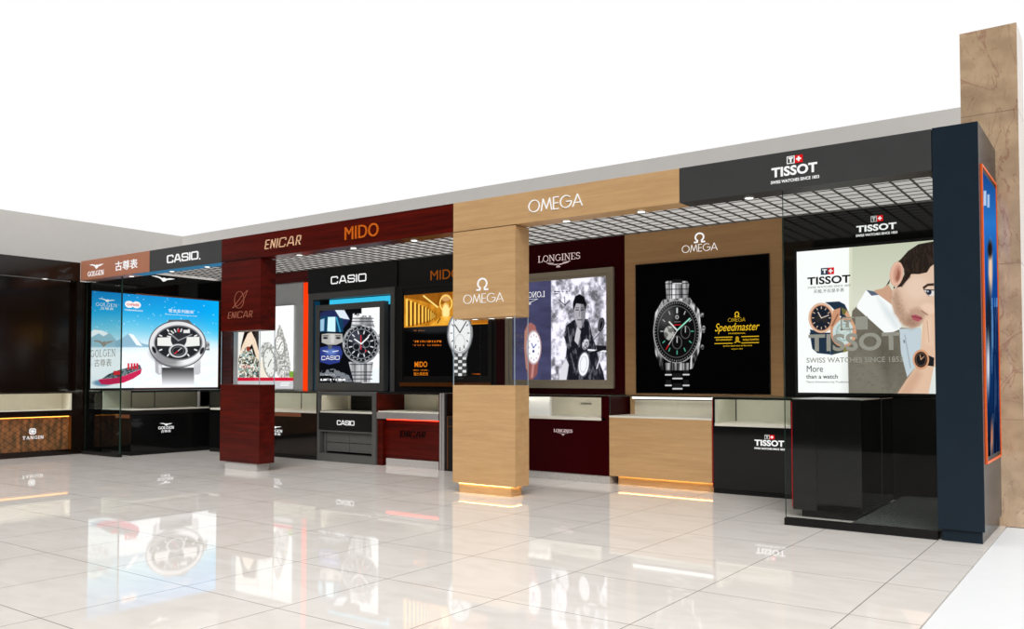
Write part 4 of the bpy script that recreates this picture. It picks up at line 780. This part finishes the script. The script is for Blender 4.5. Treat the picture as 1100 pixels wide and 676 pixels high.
# --- enicar poster
t = lightbox('white light box with two steel watches behind the red wood column', FB, (xE0, xC0, 1.0, 2.3))
x0, x1 = XB(256), XB(315); z0, z1 = ZB(314.3, 417.8), ZB(315, 328)
part('housing', 'steel', t, (XB(251.5), x0, BY-.02, BY+.01, z0-.01, z1+.01), (x0, x1+.01, BY-.02, BY+.01, z0-.015, z0), (x0, x1+.01, BY-.02, BY+.01, z1, z1+.012))
f1 = Face('y', BY-.012); p = Paint(f1, x0, x1+.01, z0, z1, 230, 300)
def E_(pts): return Q(pts, 220, 340, 7.51)
p.fill((250, 251, 250)); p.mix(p.rect(256, 340, 278, 420, 1), (247, 243, 236))
p.mix(p.poly(E_([(290, 290), (292, 240), (320, 120), (330, 60), (430, 60), (436, 110), (434, 300), (400, 350), (380, 260), (345, 300)])), (26, 18, 18)); p.mix(p.poly(E_([(285, 300), (300, 240), (345, 140), (375, 120), (410, 190), (438, 290), (436, 400), (415, 330), (380, 220), (350, 190), (310, 290)])), (248, 222, 196)); p.mix(p.poly(E_([(330, 180), (375, 120), (400, 200), (370, 240), (320, 280)])), (250, 226, 202))
dress = p.poly(E_([(272, 495), (272, 330), (300, 280), (345, 240), (385, 300), (436, 360), (436, 495)])); n = p.noise(1.4, 1.8, 5, 2); p.mix(dress, (240, 236, 226)); p.mix(dress*(n > .56)*.8, (120, 108, 84)); p.mix(dress*(p.noise(2, 2, 8, 2) > .64), (30, 30, 30)); p.mix(dress*(p.noise(2, 2, 18, 2) > .66)*.8, (110, 160, 160)); p.mix(p.ell(*E_([(350, 262)])[0], 2, 2.5), (150, 60, 44))
p.mix(p.rect(278.2, 340, 316, 406, .6), (251, 252, 251)); p.mix(p.ell(*E_([(460, 450)])[0], 6, 14, 0, 4)*.3*(p.x > 278), (235, 200, 150))
def steelw(m, seed): v = 120+120*np.clip(p.noise(1.3, 1.6, seed, 2)*1.5-.25, 0, 1); p.mix(m, np.stack([v, v, v*.98], 1))
steelw(p.poly(E_([(600, 60), (620, 90), (665, 230), (692, 390), (688, 480), (660, 508), (600, 498), (570, 440), (560, 330), (565, 200)])), 4); steelw(p.poly(E_([(450, 260), (470, 212), (520, 210), (560, 250), (520, 300), (470, 330), (455, 330)])), 6)
for c, rx, ry in ((E_([(605, 235)])[0], 5.2, 11), (E_([(522, 375)])[0], 6.8, 16.2)):
    p.mix(p.ell(*c, rx, ry, -6), (196, 194, 188)); p.mix(p.ring(*c, rx, ry, .8, -6), (130, 128, 124)); p.mix(p.ell(*c, rx-1.2, ry-1.8, -6), (240, 240, 236))
    for k in range(12): a = 2*math.pi*k/12; p.mix(p.ell(c[0]+(rx-2.2)*math.cos(a), c[1]+(ry-3.4)*math.sin(a), .5, .8)*.7, (110, 108, 104))
    p.mix(p.seg(c, (c[0]-1.5, c[1]+4), .8), (60, 60, 60)); p.mix(p.seg(c, (c[0]+2, c[1]-3.5), .8), (60, 60, 60))
p.mix(p.rect(311, 399, 316, 405.6), (120, 160, 60)); p.mix(p.rect(250, 405.8, 316, 409.4), (206, 26, 56)); p.mix(p.rect(250, 409.6, 316, 420), (196, 198, 200)); 
for yy in (411.8, 414): p.mix(p.rect(301, yy-.6, 313, yy+.6)*(p.noise(1.4, 3, 3, 2) > .4), (240, 240, 240))
p.build('backlit_picture', t)
f2 = Face('y', BY-.013); stroke_letters('red_lettering', 'ENICAR', f2, rect_px(f2, 259.5, 392.6, 395.8, 269), 'red', t, wt=.2, gap=.26, depth=.002)

# --- golgen picture on the left wall (faces +X)
FG = Face('x', -12.38)
t = lightbox('bright blue snow scene light box with giant wristwatch in the corner', FG, (.12, 2.45, 1.0, 2.57))
y0, y1 = .128, 2.44; z0, z1 = 1.025, 2.562
part('housing', 'blackmatt', t, (-12.398, -12.385, y0-.006, y1+.02, z0-.03, z1+.03))
part('copper_frame', 'copper', t, (-12.398, -12.372, y1, y1+.028, z0-.01, z1+.028), (-12.398, -12.372, .86, y1, z1, z1+.022), (-12.398, -12.372, .86, y1, z0-.018, z0))
p = Paint(FG, y0, y1, z0, z1, 400, 300)
p.grad([(310, (20, 120, 190)), (335, (40, 165, 220)), (355, (130, 205, 230)), (370, (215, 236, 244)), (380, (250, 252, 254)), (420, (252, 253, 254))])
R = np.clip((p.x-140)/80, 0, 1); p.mix(R*np.clip((368-p.y)/34, 0, 1)*.7, (0, 160, 240)); p.mix(np.clip((p.x-215)/25, 0, 1)*.5*np.clip((375-p.y)/20, 0, 1), (0, 190, 250))
rs = np.random.RandomState(5)
for _ in range(90):
    sx_, sy_ = rs.uniform(98, 234), 312+48*rs.rand()**1.3; p.mix(p.ell(sx_, sy_, .35+.3*rs.rand(), .35+.3*rs.rand())*.75, (225, 245, 255))
def G1(pts): return Q(pts, 90, 305, 5.64)
p.mix(p.poly(G1([(35, 300), (70, 270), (110, 285), (160, 300), (200, 345), (240, 345), (240, 385), (35, 385)])), (150, 188, 204)); p.mix(p.poly(G1([(60, 278), (110, 283), (150, 300), (120, 318), (90, 300), (35, 330), (35, 300)])), (238, 246, 250))
p.mix(p.poly(G1([(190, 350), (230, 330), (270, 302), (310, 320), (350, 360), (400, 372), (400, 385), (190, 385)])), (140, 180, 202)); p.mix(p.poly(G1([(270, 302), (300, 308), (335, 350), (355, 378), (320, 372), (290, 330)])), (240, 248, 252)); p.mix(p.noise(10, 4, 3)*.35*(p.y > 372), (190, 214, 230))
ship = G1([(88, 585), (100, 578), (180, 572), (250, 556), (340, 520), (352, 512), (345, 545), (300, 575), (240, 600), (150, 612), (105, 608)]); p.mix(p.ell(110, 411.5, 10, 3.4, 0, 2)*.7, (60, 110, 150)); p.mix(p.poly(ship), (198, 40, 84)); p.mix(p.poly(G1([(110, 575), (150, 548), (220, 520), (340, 490), (348, 515), (250, 555), (180, 572)])), (110, 126, 130)); p.mix((p.noise(1.6, 1.2, 2) > .55)*.8*p.poly(G1([(110, 575), (150, 548), (220, 520), (340, 490), (348, 515), (250, 555), (180, 572)])), (40, 46, 52))
p.mix(p.rect(122, 398.6, 129.5, 403), (210, 46, 54)); 
for xx in (137, 140.5, 143.5, 146.5): p.mix(p.rect(xx, 390.4, xx+2, 397), (206, 40, 60))
def G2(pts): return Q(pts, 150, 310, 5.88)
p.mix(p.poly(G2([(165, 222), (185, 198), (310, 198), (340, 232), (250, 240)])), (92, 90, 92))
v = np.clip(50+(p.y-395)*10, 40, 255); p.mix(p.poly(G2([(138, 500), (345, 500), (343, 620), (142, 620)])), np.stack([v, v, v*1.02], 1)); p.mix(p.poly(G2([(96, 450), (142, 470), (140, 542), (118, 545), (100, 530)])), (176, 176, 180)); p.mix(p.poly(G2([(342, 470), (386, 445), (384, 535), (370, 545), (342, 545)])), (196, 196, 200)); p.mix(p.poly(G2([(120, 480), (136, 484), (134, 538), (122, 538)]), 2), (228, 228, 232))
metal(p, p.rect(220.5, 367, 225, 376.5), 90, 210, 3, 1.3, 3)
p.mix(p.ell(190.6, 370, 31, 25.4), (150, 150, 154)); p.mix(p.ell(190.2, 369, 30, 24), (222, 222, 224)); p.mix(p.ell(178, 385, 16, 7, 20, 5)*.6, (90, 90, 94)); p.mix(p.ell(206, 386, 14, 7, -24, 5)*.5, (248, 248, 250)); p.mix(p.ring(190.6, 370, 31, 25.4, 1), (84, 84, 88)); p.mix(p.ell(165.5, 376, 1.8, 4, -25), (30, 30, 34)); p.mix(p.ell(217, 377, 1.8, 4, 25), (40, 40, 44))
p.mix(p.ell(191.4, 368.4, 26, 19), (120, 120, 124)); p.mix(p.ell(191.4, 368.4, 24.6, 17.6), (36, 38, 42)); p.mix(p.poly(G2([(112, 310), (378, 305), (380, 362), (300, 368), (112, 362)])), (232, 232, 228)); p.mix(p.ell(192, 364, 8.5, 10), (46, 48, 52))
for k in range(7): a = math.pi*(1.02-.1*k); p.mix(p.seg((192+9*math.cos(a), 364-8*math.sin(a)), (192+12.5*math.cos(a), 364-10.6*math.sin(a)), 1.4), (230, 230, 230))
p.mix(p.rect(197, 354.5, 204, 358), (226, 226, 226)); p.mix(p.rect(191, 353.4, 193, 357), (190, 30, 40))
p.mix(p.ell(191.4, 377, 10.2, 7.4), (205, 205, 208)); p.mix(p.ell(191.4, 377, 8, 5.8), (34, 36, 40)); p.mix(p.ring(191.4, 377, 6.4, 4.5, .7)*.6, (170, 170, 175)); p.mix(p.seg((191.4, 377), (187.6, 380), 1.1), (220, 40, 50)); p.mix(p.seg((191.4, 377), (195, 374), .8), (220, 220, 220))
p.mix(p.seg((191.6, 366), (206, 359.5), 1.2), (150, 152, 156)); p.mix(p.seg((191.6, 366), (185, 360.5), 1.4), (150, 152, 156))
for k in (1, 2, 4, 5, 7, 8, 10, 11): a = 2*math.pi*k/12; p.mix(p.seg((191.4+20.5*math.cos(a), 368.4+14.4*math.sin(a)), (191.4+23*math.cos(a), 368.4+16.2*math.sin(a)), 1.5), (235, 235, 235))
p.build('backlit_picture', t)
f2 = Face('x', -12.379)
bird('bird_emblem', f2, rect_px(f2, 105.3, 320, 324, 124), 'whiteletter', t, .002)
stroke_letters('lettering', 'GOLGEN', f2, rect_px(f2, 103, 325, 328.8, 126), 'whiteletter', t, kind='serif', wt=.12, gap=.2, depth=.002)
flat_letters('lettering', '古尊表', f2, rect_px(f2, 108, 329.8, 332.6, 122), 'whiteletter', t, depth=.002)
flat_letters('lettering', '雪龙系列腕表', f2, rect_px(f2, 181, 331.8, 335.6, 208), 'whiteletter', t, depth=.002)
polylines('white_rule', [([(0, 0), (1, 0)], 1), ([(0, .1), (1, .1)], 1)], f2, rect_px(f2, 177, 337.3, 337.9, 212), 'whiteletter', t, .5, .002)
mb = MB(); r = rect_px(f2, 134, 323, 330.5, 151.5)
for cc in (.28, .72): flat_poly(mb, f2, [(r[0]+(r[1]-r[0])*(cc+.27*math.cos(a)), (r[2]+r[3])/2+(r[3]-r[2])/2*math.sin(a)) for a in np.linspace(0, 2*math.pi, 20)[:-1]], .002+cc*.0005)
mb.build('round_badge', 'whiteletter', t); flat_letters('red_lettering', 'CHINARE', Face('x', -12.3762), rect_px(f2, 136, 325.6, 328.4, 149.5), 'red', t, bold=.02, depth=.002)
flat_letters('lettering', '中国极地考察专用表', f2, rect_px(f2, 134, 332, 333.8, 153.5), 'whiteletter', t, depth=.002)

# ================================================================ COUNTERS
def XC(u, y=CY): return float(W('y', y, u, 430)[0])
def ZC(u, v, y=CY): return float(W('y', y, u, v)[2])
GT = .993
fcn = Face('y', CY)
def niche_counter(x0, x1, body, lining, deck, base, zdeck, label, glass_top=True, side=.03, name='display_counter', base_in=.0, base_h=.09, sidemat=None):
    t = thing(name, label, 'counter', ((x0+x1)/2, (CY+BY)/2, 0)); sidemat = sidemat or body
    part('body', body, t, (x0, x1, CY, BY-.002, base_h, zdeck-.03), bevel=.002)
    part('deck', deck, t, (x0+side, x1-side, CY+.001, BY-.04, zdeck-.03, zdeck))
    parts('side_post', sidemat, t, (x0, x0+side, CY, BY-.002, zdeck-.03, GT-.014), (x1-side, x1, CY, BY-.002, zdeck-.03, GT-.014))
    part('back_lining', lining, t, (x0+side, x1-side, BY-.04, BY-.002, zdeck, GT-.014))
    part('strip_cover', sidemat, t, (x0+side, x1-side, CY+.011, CY+.016, GT-.03, GT-.014)); part('added_niche_strip', 'added_niche_glow', t, (x0+side+.02, x1-side-.02, CY+.017, CY+.024, GT-.026, GT-.018))  # added strip brightens the niche, added rail hides the strip
    part('base', base, t, (x0+base_in, x1-base_in, CY+.012+base_in, BY-.002, 0, base_h))
    if glass_top:
        part('glass_top', 'glass', t, (x0, x1, CY, BY-.002, GT-.014, GT-.006)); part('glass_edge', 'glassedge', t, (x0, x1, CY-.002, CY, GT-.014, GT-.006))
        part('front_pane', 'glass', t, (x0+side, x1-side, CY+.004, CY+.01, zdeck, GT-.014))
    return t
# glossy black counter with the red cross
x0, x1 = XC(765.5), XC(849)
t = niche_counter(x0, x1+.02, 'black', 'sage', 'cream', 'blackmatt', .72, 'glossy black display counter with small red cross emblem', side=.02, base_h=.05)
part('inner_lining', 'sage', t, (x0+.02, x0+.05, CY+.012, BY-.04, .72, GT-.016)); part('niche_edge', 'blackmatt', t, (x0+.05, x0+.058, BY-.048, BY-.04, .72, GT-.016))
part('red_edge_strip', 'redline', t, (x0-.004, x0, CY-.002, CY+.004, .06, GT-.02))
swiss_mark(fcn, rect_px(fcn, 821.5, 467.2, 471.8, 832), t)
flat_letters('lettering', 'TISSOT', fcn, rect_px(fcn, 810.7, 472.3, 478.8, 842.3), 'whiteletter', t, bold=.035)
flat_letters('tagline', 'SWISS WATCHES SINCE 1853', fcn, rect_px(fcn, 810.5, 480.6, 482.6, 843), 'whiteletter', t, bold=.02)
# oak counter
x0, x1 = XC(654.3), XC(764.2)
t = thing('display_counter', 'oak fronted display counter with glowing base and lit white niche', 'counter', ((x0+x1)/2, 1.78, 0))
part('body', 'oak', t, (x0, x1, CY, BY-.002, .095, .745), bevel=.002)
part('deck', 'cream', t, (x0, x1, CY, BY-.04, .745, .765))
part('back_lining', 'beige', t, (XC(681, 2.0), x1-.01, BY-.04, BY-.002, .765, .93), (XC(681, 2.0), XC(727, 2.0)-.002, BY-.044, BY-.04, .765, .93), )
part('white_light_strip', 'led_white', t, (XC(679, 1.9), x1-.012, 1.9, 1.93, .945, .975))
part('oak_post', 'oak', t, (XC(677.5, 1.97), XC(680.5, 1.97), 1.96, 2.0, .765, .978))
part('maroon_side', 'maroon', t, (x0+.005, XC(676.5, 2.0), 2.0, BY-.002, .765, .978))
part('glass_top', 'glass', t, (x0, x1, CY+.01, BY-.002, GT-.014, GT-.006)); part('glass_edge', 'glassedge', t, (x0, x1, CY+.008, CY+.01, GT-.014, GT-.006), (x0, x0+.006, CY+.008, CY+.014, .765, GT-.006))
part('base', 'oak', t, (x0+.08, x1-.0, CY+.06, BY-.002, 0, .095))
part('light_strip', 'led_warm', t, (x0+.085, x1-.01, CY+.052, CY+.0595, .091, .0945))
# maroon counter
x0, x1 = -5.5, XC(654)
t = niche_counter(x0, x1, 'maroon', 'beige', 'cream', 'stone_skirt', .735, 'dark maroon display counter with white niche and silver lettering', side=.045, base_h=.09)
part('front_rail', 'maroon', t, (XC(645.8), x1-.045, CY+.001, CY+.02, .705, GT-.016)); part('top_rail', 'maroon', t, (x0, x1, CY+.001, CY+.014, .965, .979))
part('white_divider', 'white', t, (x0+.05, XC(591.5, 1.62), 1.60, 1.64, .735, .96))
stroke_letters('lettering', 'LONGINES', fcn, rect_px(fcn, 595, 460.8, 464.3, 615), 'silverletter', t, kind='serif', wt=.12, gap=.12)
polylines('emblem', [([(0, .95), (.38, .6)], 1), ([(1, .95), (.62, .6)], 1), ([(.38, .6), (.62, .6), (.42, .1), (.58, .1), (.38, .6)], 1.2)], fcn, rect_px(fcn, 599, 464.6, 467.6, 611), 'silverletter', t, .14)
fb = Face('y', BY-.04); stroke_letters('small_dark_lettering', 'LONGINES', fb, rect_px(fb, 624, 432.6, 434.6, 635.5), 'ltblack', t, kind='serif', wt=.2, gap=.12, depth=.003)
# black and orange cabinet, mostly behind the oak column
x0, x1 = XC(478), -5.52
t = thing('display_counter', 'narrow black counter with orange lines beside the oak column', 'counter', ((x0+x1)/2, 1.78, 0))
part('body', 'blackmatt', t, (x0, x1, CY, BY-.002, 0, .70)); part('orange_lining', 'orange', t, (x0+.04, x1, BY-.03, BY-.002, .70, .985)); parts('side_post', 'blackmatt', t, (x0, x0+.03, CY, BY-.03, .70, .985))
part('orange_line', 'bronze', t, (XC(480.5), XC(481.3), CY-.003, CY, .02, .69), (XC(480.5), x1, CY-.003, CY, .565, .572), (XC(480.5), x1, CY-.003, CY, .688, .694))
# pale upright between the red and the black counters
t = thing('upright_post', 'pale silver upright post between red wood counter and black counter', 'post', ((XC(472.6)+XC(477.6))/2, 1.6, 0))
a, b = XC(472.7), XC(477.6); part('post', 'steel', t, (a, (a+b)/2-.004, CY-.01, 1.75, 0, .99), ((a+b)/2+.004, b, CY-.01, 1.75, 0, .99)); part('groove', 'frame_grey', t, ((a+b)/2-.004, (a+b)/2+.004, CY-.004, 1.75, 0, .99))
# red wood counter
x0, x1 = XC(404.6), XC(472.2)
t = thing('display_counter', 'red wood display counter with steel-edged top and red under-glow', 'counter', ((x0+x1)/2, 1.78, 0))
parts('side_panel', 'rosewood', t, (x0, x0+.10, CY+.02, BY-.002, 0, .62), (x0, x0+.03, CY, BY-.03, .735, .985), (x1-.012, x1, CY, BY-.002, 0, .985))
part('front_panel', 'rosewood', t, (x0+.10, x1-.012, CY+.07, BY-.002, .1, .63))
part('deck', 'cream', t, (x0+.03, x1-.012, CY, BY-.03, .722, .738)); part('steel_edge', 'steel', t, (x0+.01, x1-.012, CY-.01, CY+.12, .634, .722))
part('red_under_glow', 'led_redwash', t, (x0+.15, x1-.05, CY+.045, CY+.06, .620, .632))
part('back_lining', 'beige', t, (x0+.03, x1-.012, BY-.03, BY-.002, .738, .985))
part('base', 'stone_skirt', t, (x0+.14, x1-.012, CY+.045, BY-.002, 0, .1))
fr_ = Face('y', CY+.07); r = rect_px(fr_, 430, 462.2, 469.6, 457.6); stroke_letters('dark_lettering', 'ENICAR', fr_, r, 'darkletter', t, wt=.16, gap=.46, shear=.25, depth=.02)
part('top_rail', 'blackmatt', t, (x0, x1, CY, BY-.002, .985, .992)); part('strip_cover', 'blackmatt', t, (x0+.03, x1-.012, CY+.005, CY+.015, .968, .985)); part('added_niche_strip', 'added_niche_glow', t, (x0+.05, x1-.03, CY+.02, CY+.027, .974, .982))  # hidden niche strip and its cover are added for brightness
# grey framed cabinet
x0, x1 = XC(341.4), XC(404.3)
t = thing('display_cabinet', 'dark grey framed cabinet with open shelves and bold white lettering', 'cabinet', ((x0+x1)/2, 1.78, 0))
part('frame', 'frame_grey', t, (x0, x0+.055, CY-.01, BY-.002, 0, .985), (x1-.075, x1, CY-.01, BY-.002, 0, .985), (x0+.055, x1-.075, CY-.01, BY-.002, .955, .985), (x0+.055, x1-.075, CY-.01, BY-.002, .0, .11), (x0+.055, x1-.075, CY-.005, BY-.002, .42, .445), bevel=.003)
part('beige_lining', 'beige', t, (x0+.055, x0+.075, CY+.02, BY-.03, .72, .955)); part('strip_cover', 'frame_grey', t, (x0+.055, x1-.075, CY-.01, CY+.0, .938, .955)); part('added_niche_strip', 'added_niche_glow', t, (x0+.09, x1-.1, CY+.01, CY+.016, .944, .952)); part('rear_beige_lining', 'beige', t, (x0+.075, XC(376, 2.0), BY-.035, BY-.0301, .712, .955)); part('shelf', 'cream', t, (x0+.055, x1-.075, CY, BY-.03, .69, .712)); part('back_board', 'blackmatt', t, (x0+.055, x1-.075, BY-.03, BY-.002, .11, .955))  # strip added to brighten the shelf niche, with a rail hiding it
part('sign_board', 'blackmatt', t, (x0+.04, x1-.078, CY-.016, CY+.01, .45, .688))
fs = Face('y', CY-.016); stroke_letters('lettering', 'CASIO', fs, rect_px(fs, 362, 451.2, 457, 381), 'whiteletter', t, wt=.26, gap=.36)
cm = (x0+x1)/2+.02
for xa_, xb_ in ((x0+.14, cm-.004), (cm+.004, x1-.08)):
    for za, zb in ((.14, .265), (.272, .415)): parts('drawer', 'frame_grey', t, (xa_, xb_, CY+.05, CY+.4, za, zb), bevel=.004)
part('inner_side', 'frame_grey', t, (x0+.1, x0+.135, CY+.04, BY-.03, .11, .42))
# long black counter behind the red column
x0, x1 = XC(225), XC(340.8)
t = niche_counter(x0, x1, 'black', 'sage', 'cream', 'blackmatt', .705, 'long glossy black counter with pale sage niche behind the red wood column', side=.02, base_h=.06)
part('niche_divider', 'charcoal', t, (XC(323.5, 2.0)-.004, XC(323.5, 2.0)+.004, BY-.05, BY-.04, .705, .975)); part('copper_band', 'copper', t, (XC(294), XC(323.5), CY-.004, CY, .615, .67))
bird('bird_emblem', fcn, rect_px(fcn, 288.5, 457, 460, 302.5), 'whiteletter', t); stroke_letters('lettering', 'GOLGEN', fcn, rect_px(fcn, 287, 461, 464, 303.5), 'whiteletter', t, kind='serif', wt=.16, gap=.2); flat_letters('lettering', '古尊表', fcn, rect_px(fcn, 290, 464.8, 467.4, 301.5), 'whiteletter', t)
# corner counter along the left wall (faces +X)
t = thing('display_counter', 'glossy black corner counter below the snowy picture', 'counter', (-11.95, .9, 0))
xf = -11.5; ya, yb = .3, 2.45
part('body', 'black', t, (-12.37, xf, ya, yb, .06, .625), bevel=.002); part('base', 'blackmatt', t, (-12.37, xf-.012, ya+.012, yb, 0, .06))
part('counter_edge', 'blackmatt', t, (-12.37, xf+.006, ya-.006, yb, .625, .69)); part('deck', 'cream', t, (-12.34, xf, ya, yb, .69, .705))
part('back_lining', 'sage', t, (-12.37, -12.34, ya+.02, 2.0, .705, .985)); part('niche_divider', 'charcoal', t, (-12.34, -12.33, .78, .79, .705, .985), (-12.34, -12.33, 1.19, 1.2, .705, .985)); part('top_rail', 'blackmatt', t, (-12.37, xf, ya, yb, .987, .995)); part('strip_cover', 'blackmatt', t, (xf-.014, xf, ya, yb, .965, .987)); part('added_niche_strip', 'added_niche_glow', t, (xf-.03, xf-.024, ya+.03, 1.9, .972, .982))  # includes an added niche strip and the rail that hides it
part('corner_orange_reflection', 'copper', t, (-11.93, xf-.03, ya-.009, ya-.005, .57, .625)); part('support_post', 'steel', t, (xf-.03, xf, 1.46, 1.49, .705, .987))  # corner band is an orange reflection, painted as a thin strip
fk = Face('x', xf); bird('bird_emblem', fk, rect_px(fk, 171.3, 454.5, 458, 185), 'whiteletter', t); stroke_letters('lettering', 'GOLGEN', fk, rect_px(fk, 170, 458.4, 461.6, 186.8), 'whiteletter', t, kind='serif', wt=.16, gap=.2); flat_letters('lettering', '古尊表', fk, rect_px(fk, 173, 462.2, 465, 183.5), 'whiteletter', t)
# free-standing black cabinet behind the clear glass
t = thing('storage_cabinet', 'free-standing glossy black cabinet behind the clear glass front', 'cabinet', (-1.2, 1.1, 0))
part('body', 'black', t, (-1.495, -.93, .48, 1.16, .06, 1.0), bevel=.003); part('rear_body', 'black', t, (-1.495, -.925, 1.165, 1.6, .06, 1.0), bevel=.003); part('top', 'steel', t, (-1.49, -.935, .49, 1.15, 1.0, 1.004)); part('toe_kick', 'blackmatt', t, (-1.43, -.95, .52, 1.58, 0, .06))
part('red_edge_strip', 'redline', t, (-1.5, -1.496, .477, .483, .08, .98))
# pale raised floor behind the glass
M['platform'] = plain('grey_platform_tile', (104, 108, 105), .15, .4)
t = thing('raised_platform', 'low grey platform floor behind the clear glass front', 'platform', (-.6, 1.2, 0)); part('deck', 'platform', t, (-.92, -.295, .08, BY-.01, .0, .05))

# ================================================================ LEFT SHOP (faces +X)
XTG = -12.5; ya = -3.4
t = thing('header_fascia', 'dark brown header fascia of the left shop', 'sign', (-12.6, -1.7, HB)); part('beam', 'darkbrown', t, (XTG-.225, XTG, ya, -.045, HB-.01, 3.0), bevel=.002)
downlight(-12.58, -.5, HB-.01, 'round downlight under the dark brown header of the left shop')
t = thing('end_post', 'slim dark brown end post between left shop and corner glass', 'post', (-12.6, -.03, 0)); part('post', 'darkbrown', t, (-12.72, XTG+.001, -.044, .0, 0, 3.0), (-12.72, XTG+.001, .0, .2, 0, 2.70))
t = thing('back_panel', 'plain dark brown display board of the left shop', 'wall panel', (-12.7, -1.7, 1.0)); part('board', 'darkbrown', t, (-12.9, -12.62, ya, -.05, .985, 2.70)); part('lower_ledge', 'darkbrown', t, (-12.62, XTG-.002, ya, -.05, .968, .985))
t = thing('display_counter', 'bronze diamond-patterned counter of the left shop with amber glow', 'counter', (-12.7, -1.7, 0))
part('base', 'darkbrown', t, (-13.1, XTG, ya, -.046, 0, .085)); part('front_panel', 'diamond', t, (-13.1, XTG-.045, ya, -.12, .085, .60)); part('side_trim', 'bronze', t, (-13.1, XTG-.004, -.12, -.1, .085, .60)); part('end_board', 'darkbrown', t, (-13.1, XTG, -.1, -.046, .085, .967))
part('counter_edge', 'darkbrown', t, (-13.1, XTG, ya, -.1, .60, .69)); part('amber_light_strip', 'led_amber', t, (XTG-.04, XTG-.02, ya, -.13, .588, .599)); part('deck', 'cream', t, (-13.0, XTG-.002, ya, -.1, .69, .70)); part('back_lining', 'beige', t, (-13.05, -12.75, ya, -.1, .70, .967)); part('strip_cover', 'darkbrown', t, (XTG-.02, XTG-.002, ya, -.1, .95, .967)); part('added_niche_strip', 'added_niche_glow', t, (XTG-.03, XTG-.022, ya, -.12, .955, .963)); part('end_lining', 'beige', t, (-12.75, XTG-.004, -.13, -.1, .70, .95))  # niche brightened by an added strip behind an added cover rail
ft = Face('x', XTG-.045); stroke_letters('lettering', 'TANGIN', ft, rect_px(ft, 24, 469, 472.6, 47), 'whiteletter', t, kind='serif', wt=.16, gap=.25)
polylines('emblem', [(arc(.5, .5, .46, .46, 20, 70, 4), 2), (arc(.5, .5, .46, .46, 110, 160, 4), 2), (arc(.5, .5, .46, .46, 200, 250, 4), 2), (arc(.5, .5, .46, .46, 290, 340, 4), 2), ([(.1, .5), (.9, .5)], 2), ([(.5, .1), (.5, .9)], 2), ([(.25, .25), (.75, .75)], 1), ([(.25, .75), (.75, .25)], 1)], ft, rect_px(ft, 31.2, 460.3, 467.3, 38.8), 'whiteletter', t, .13)
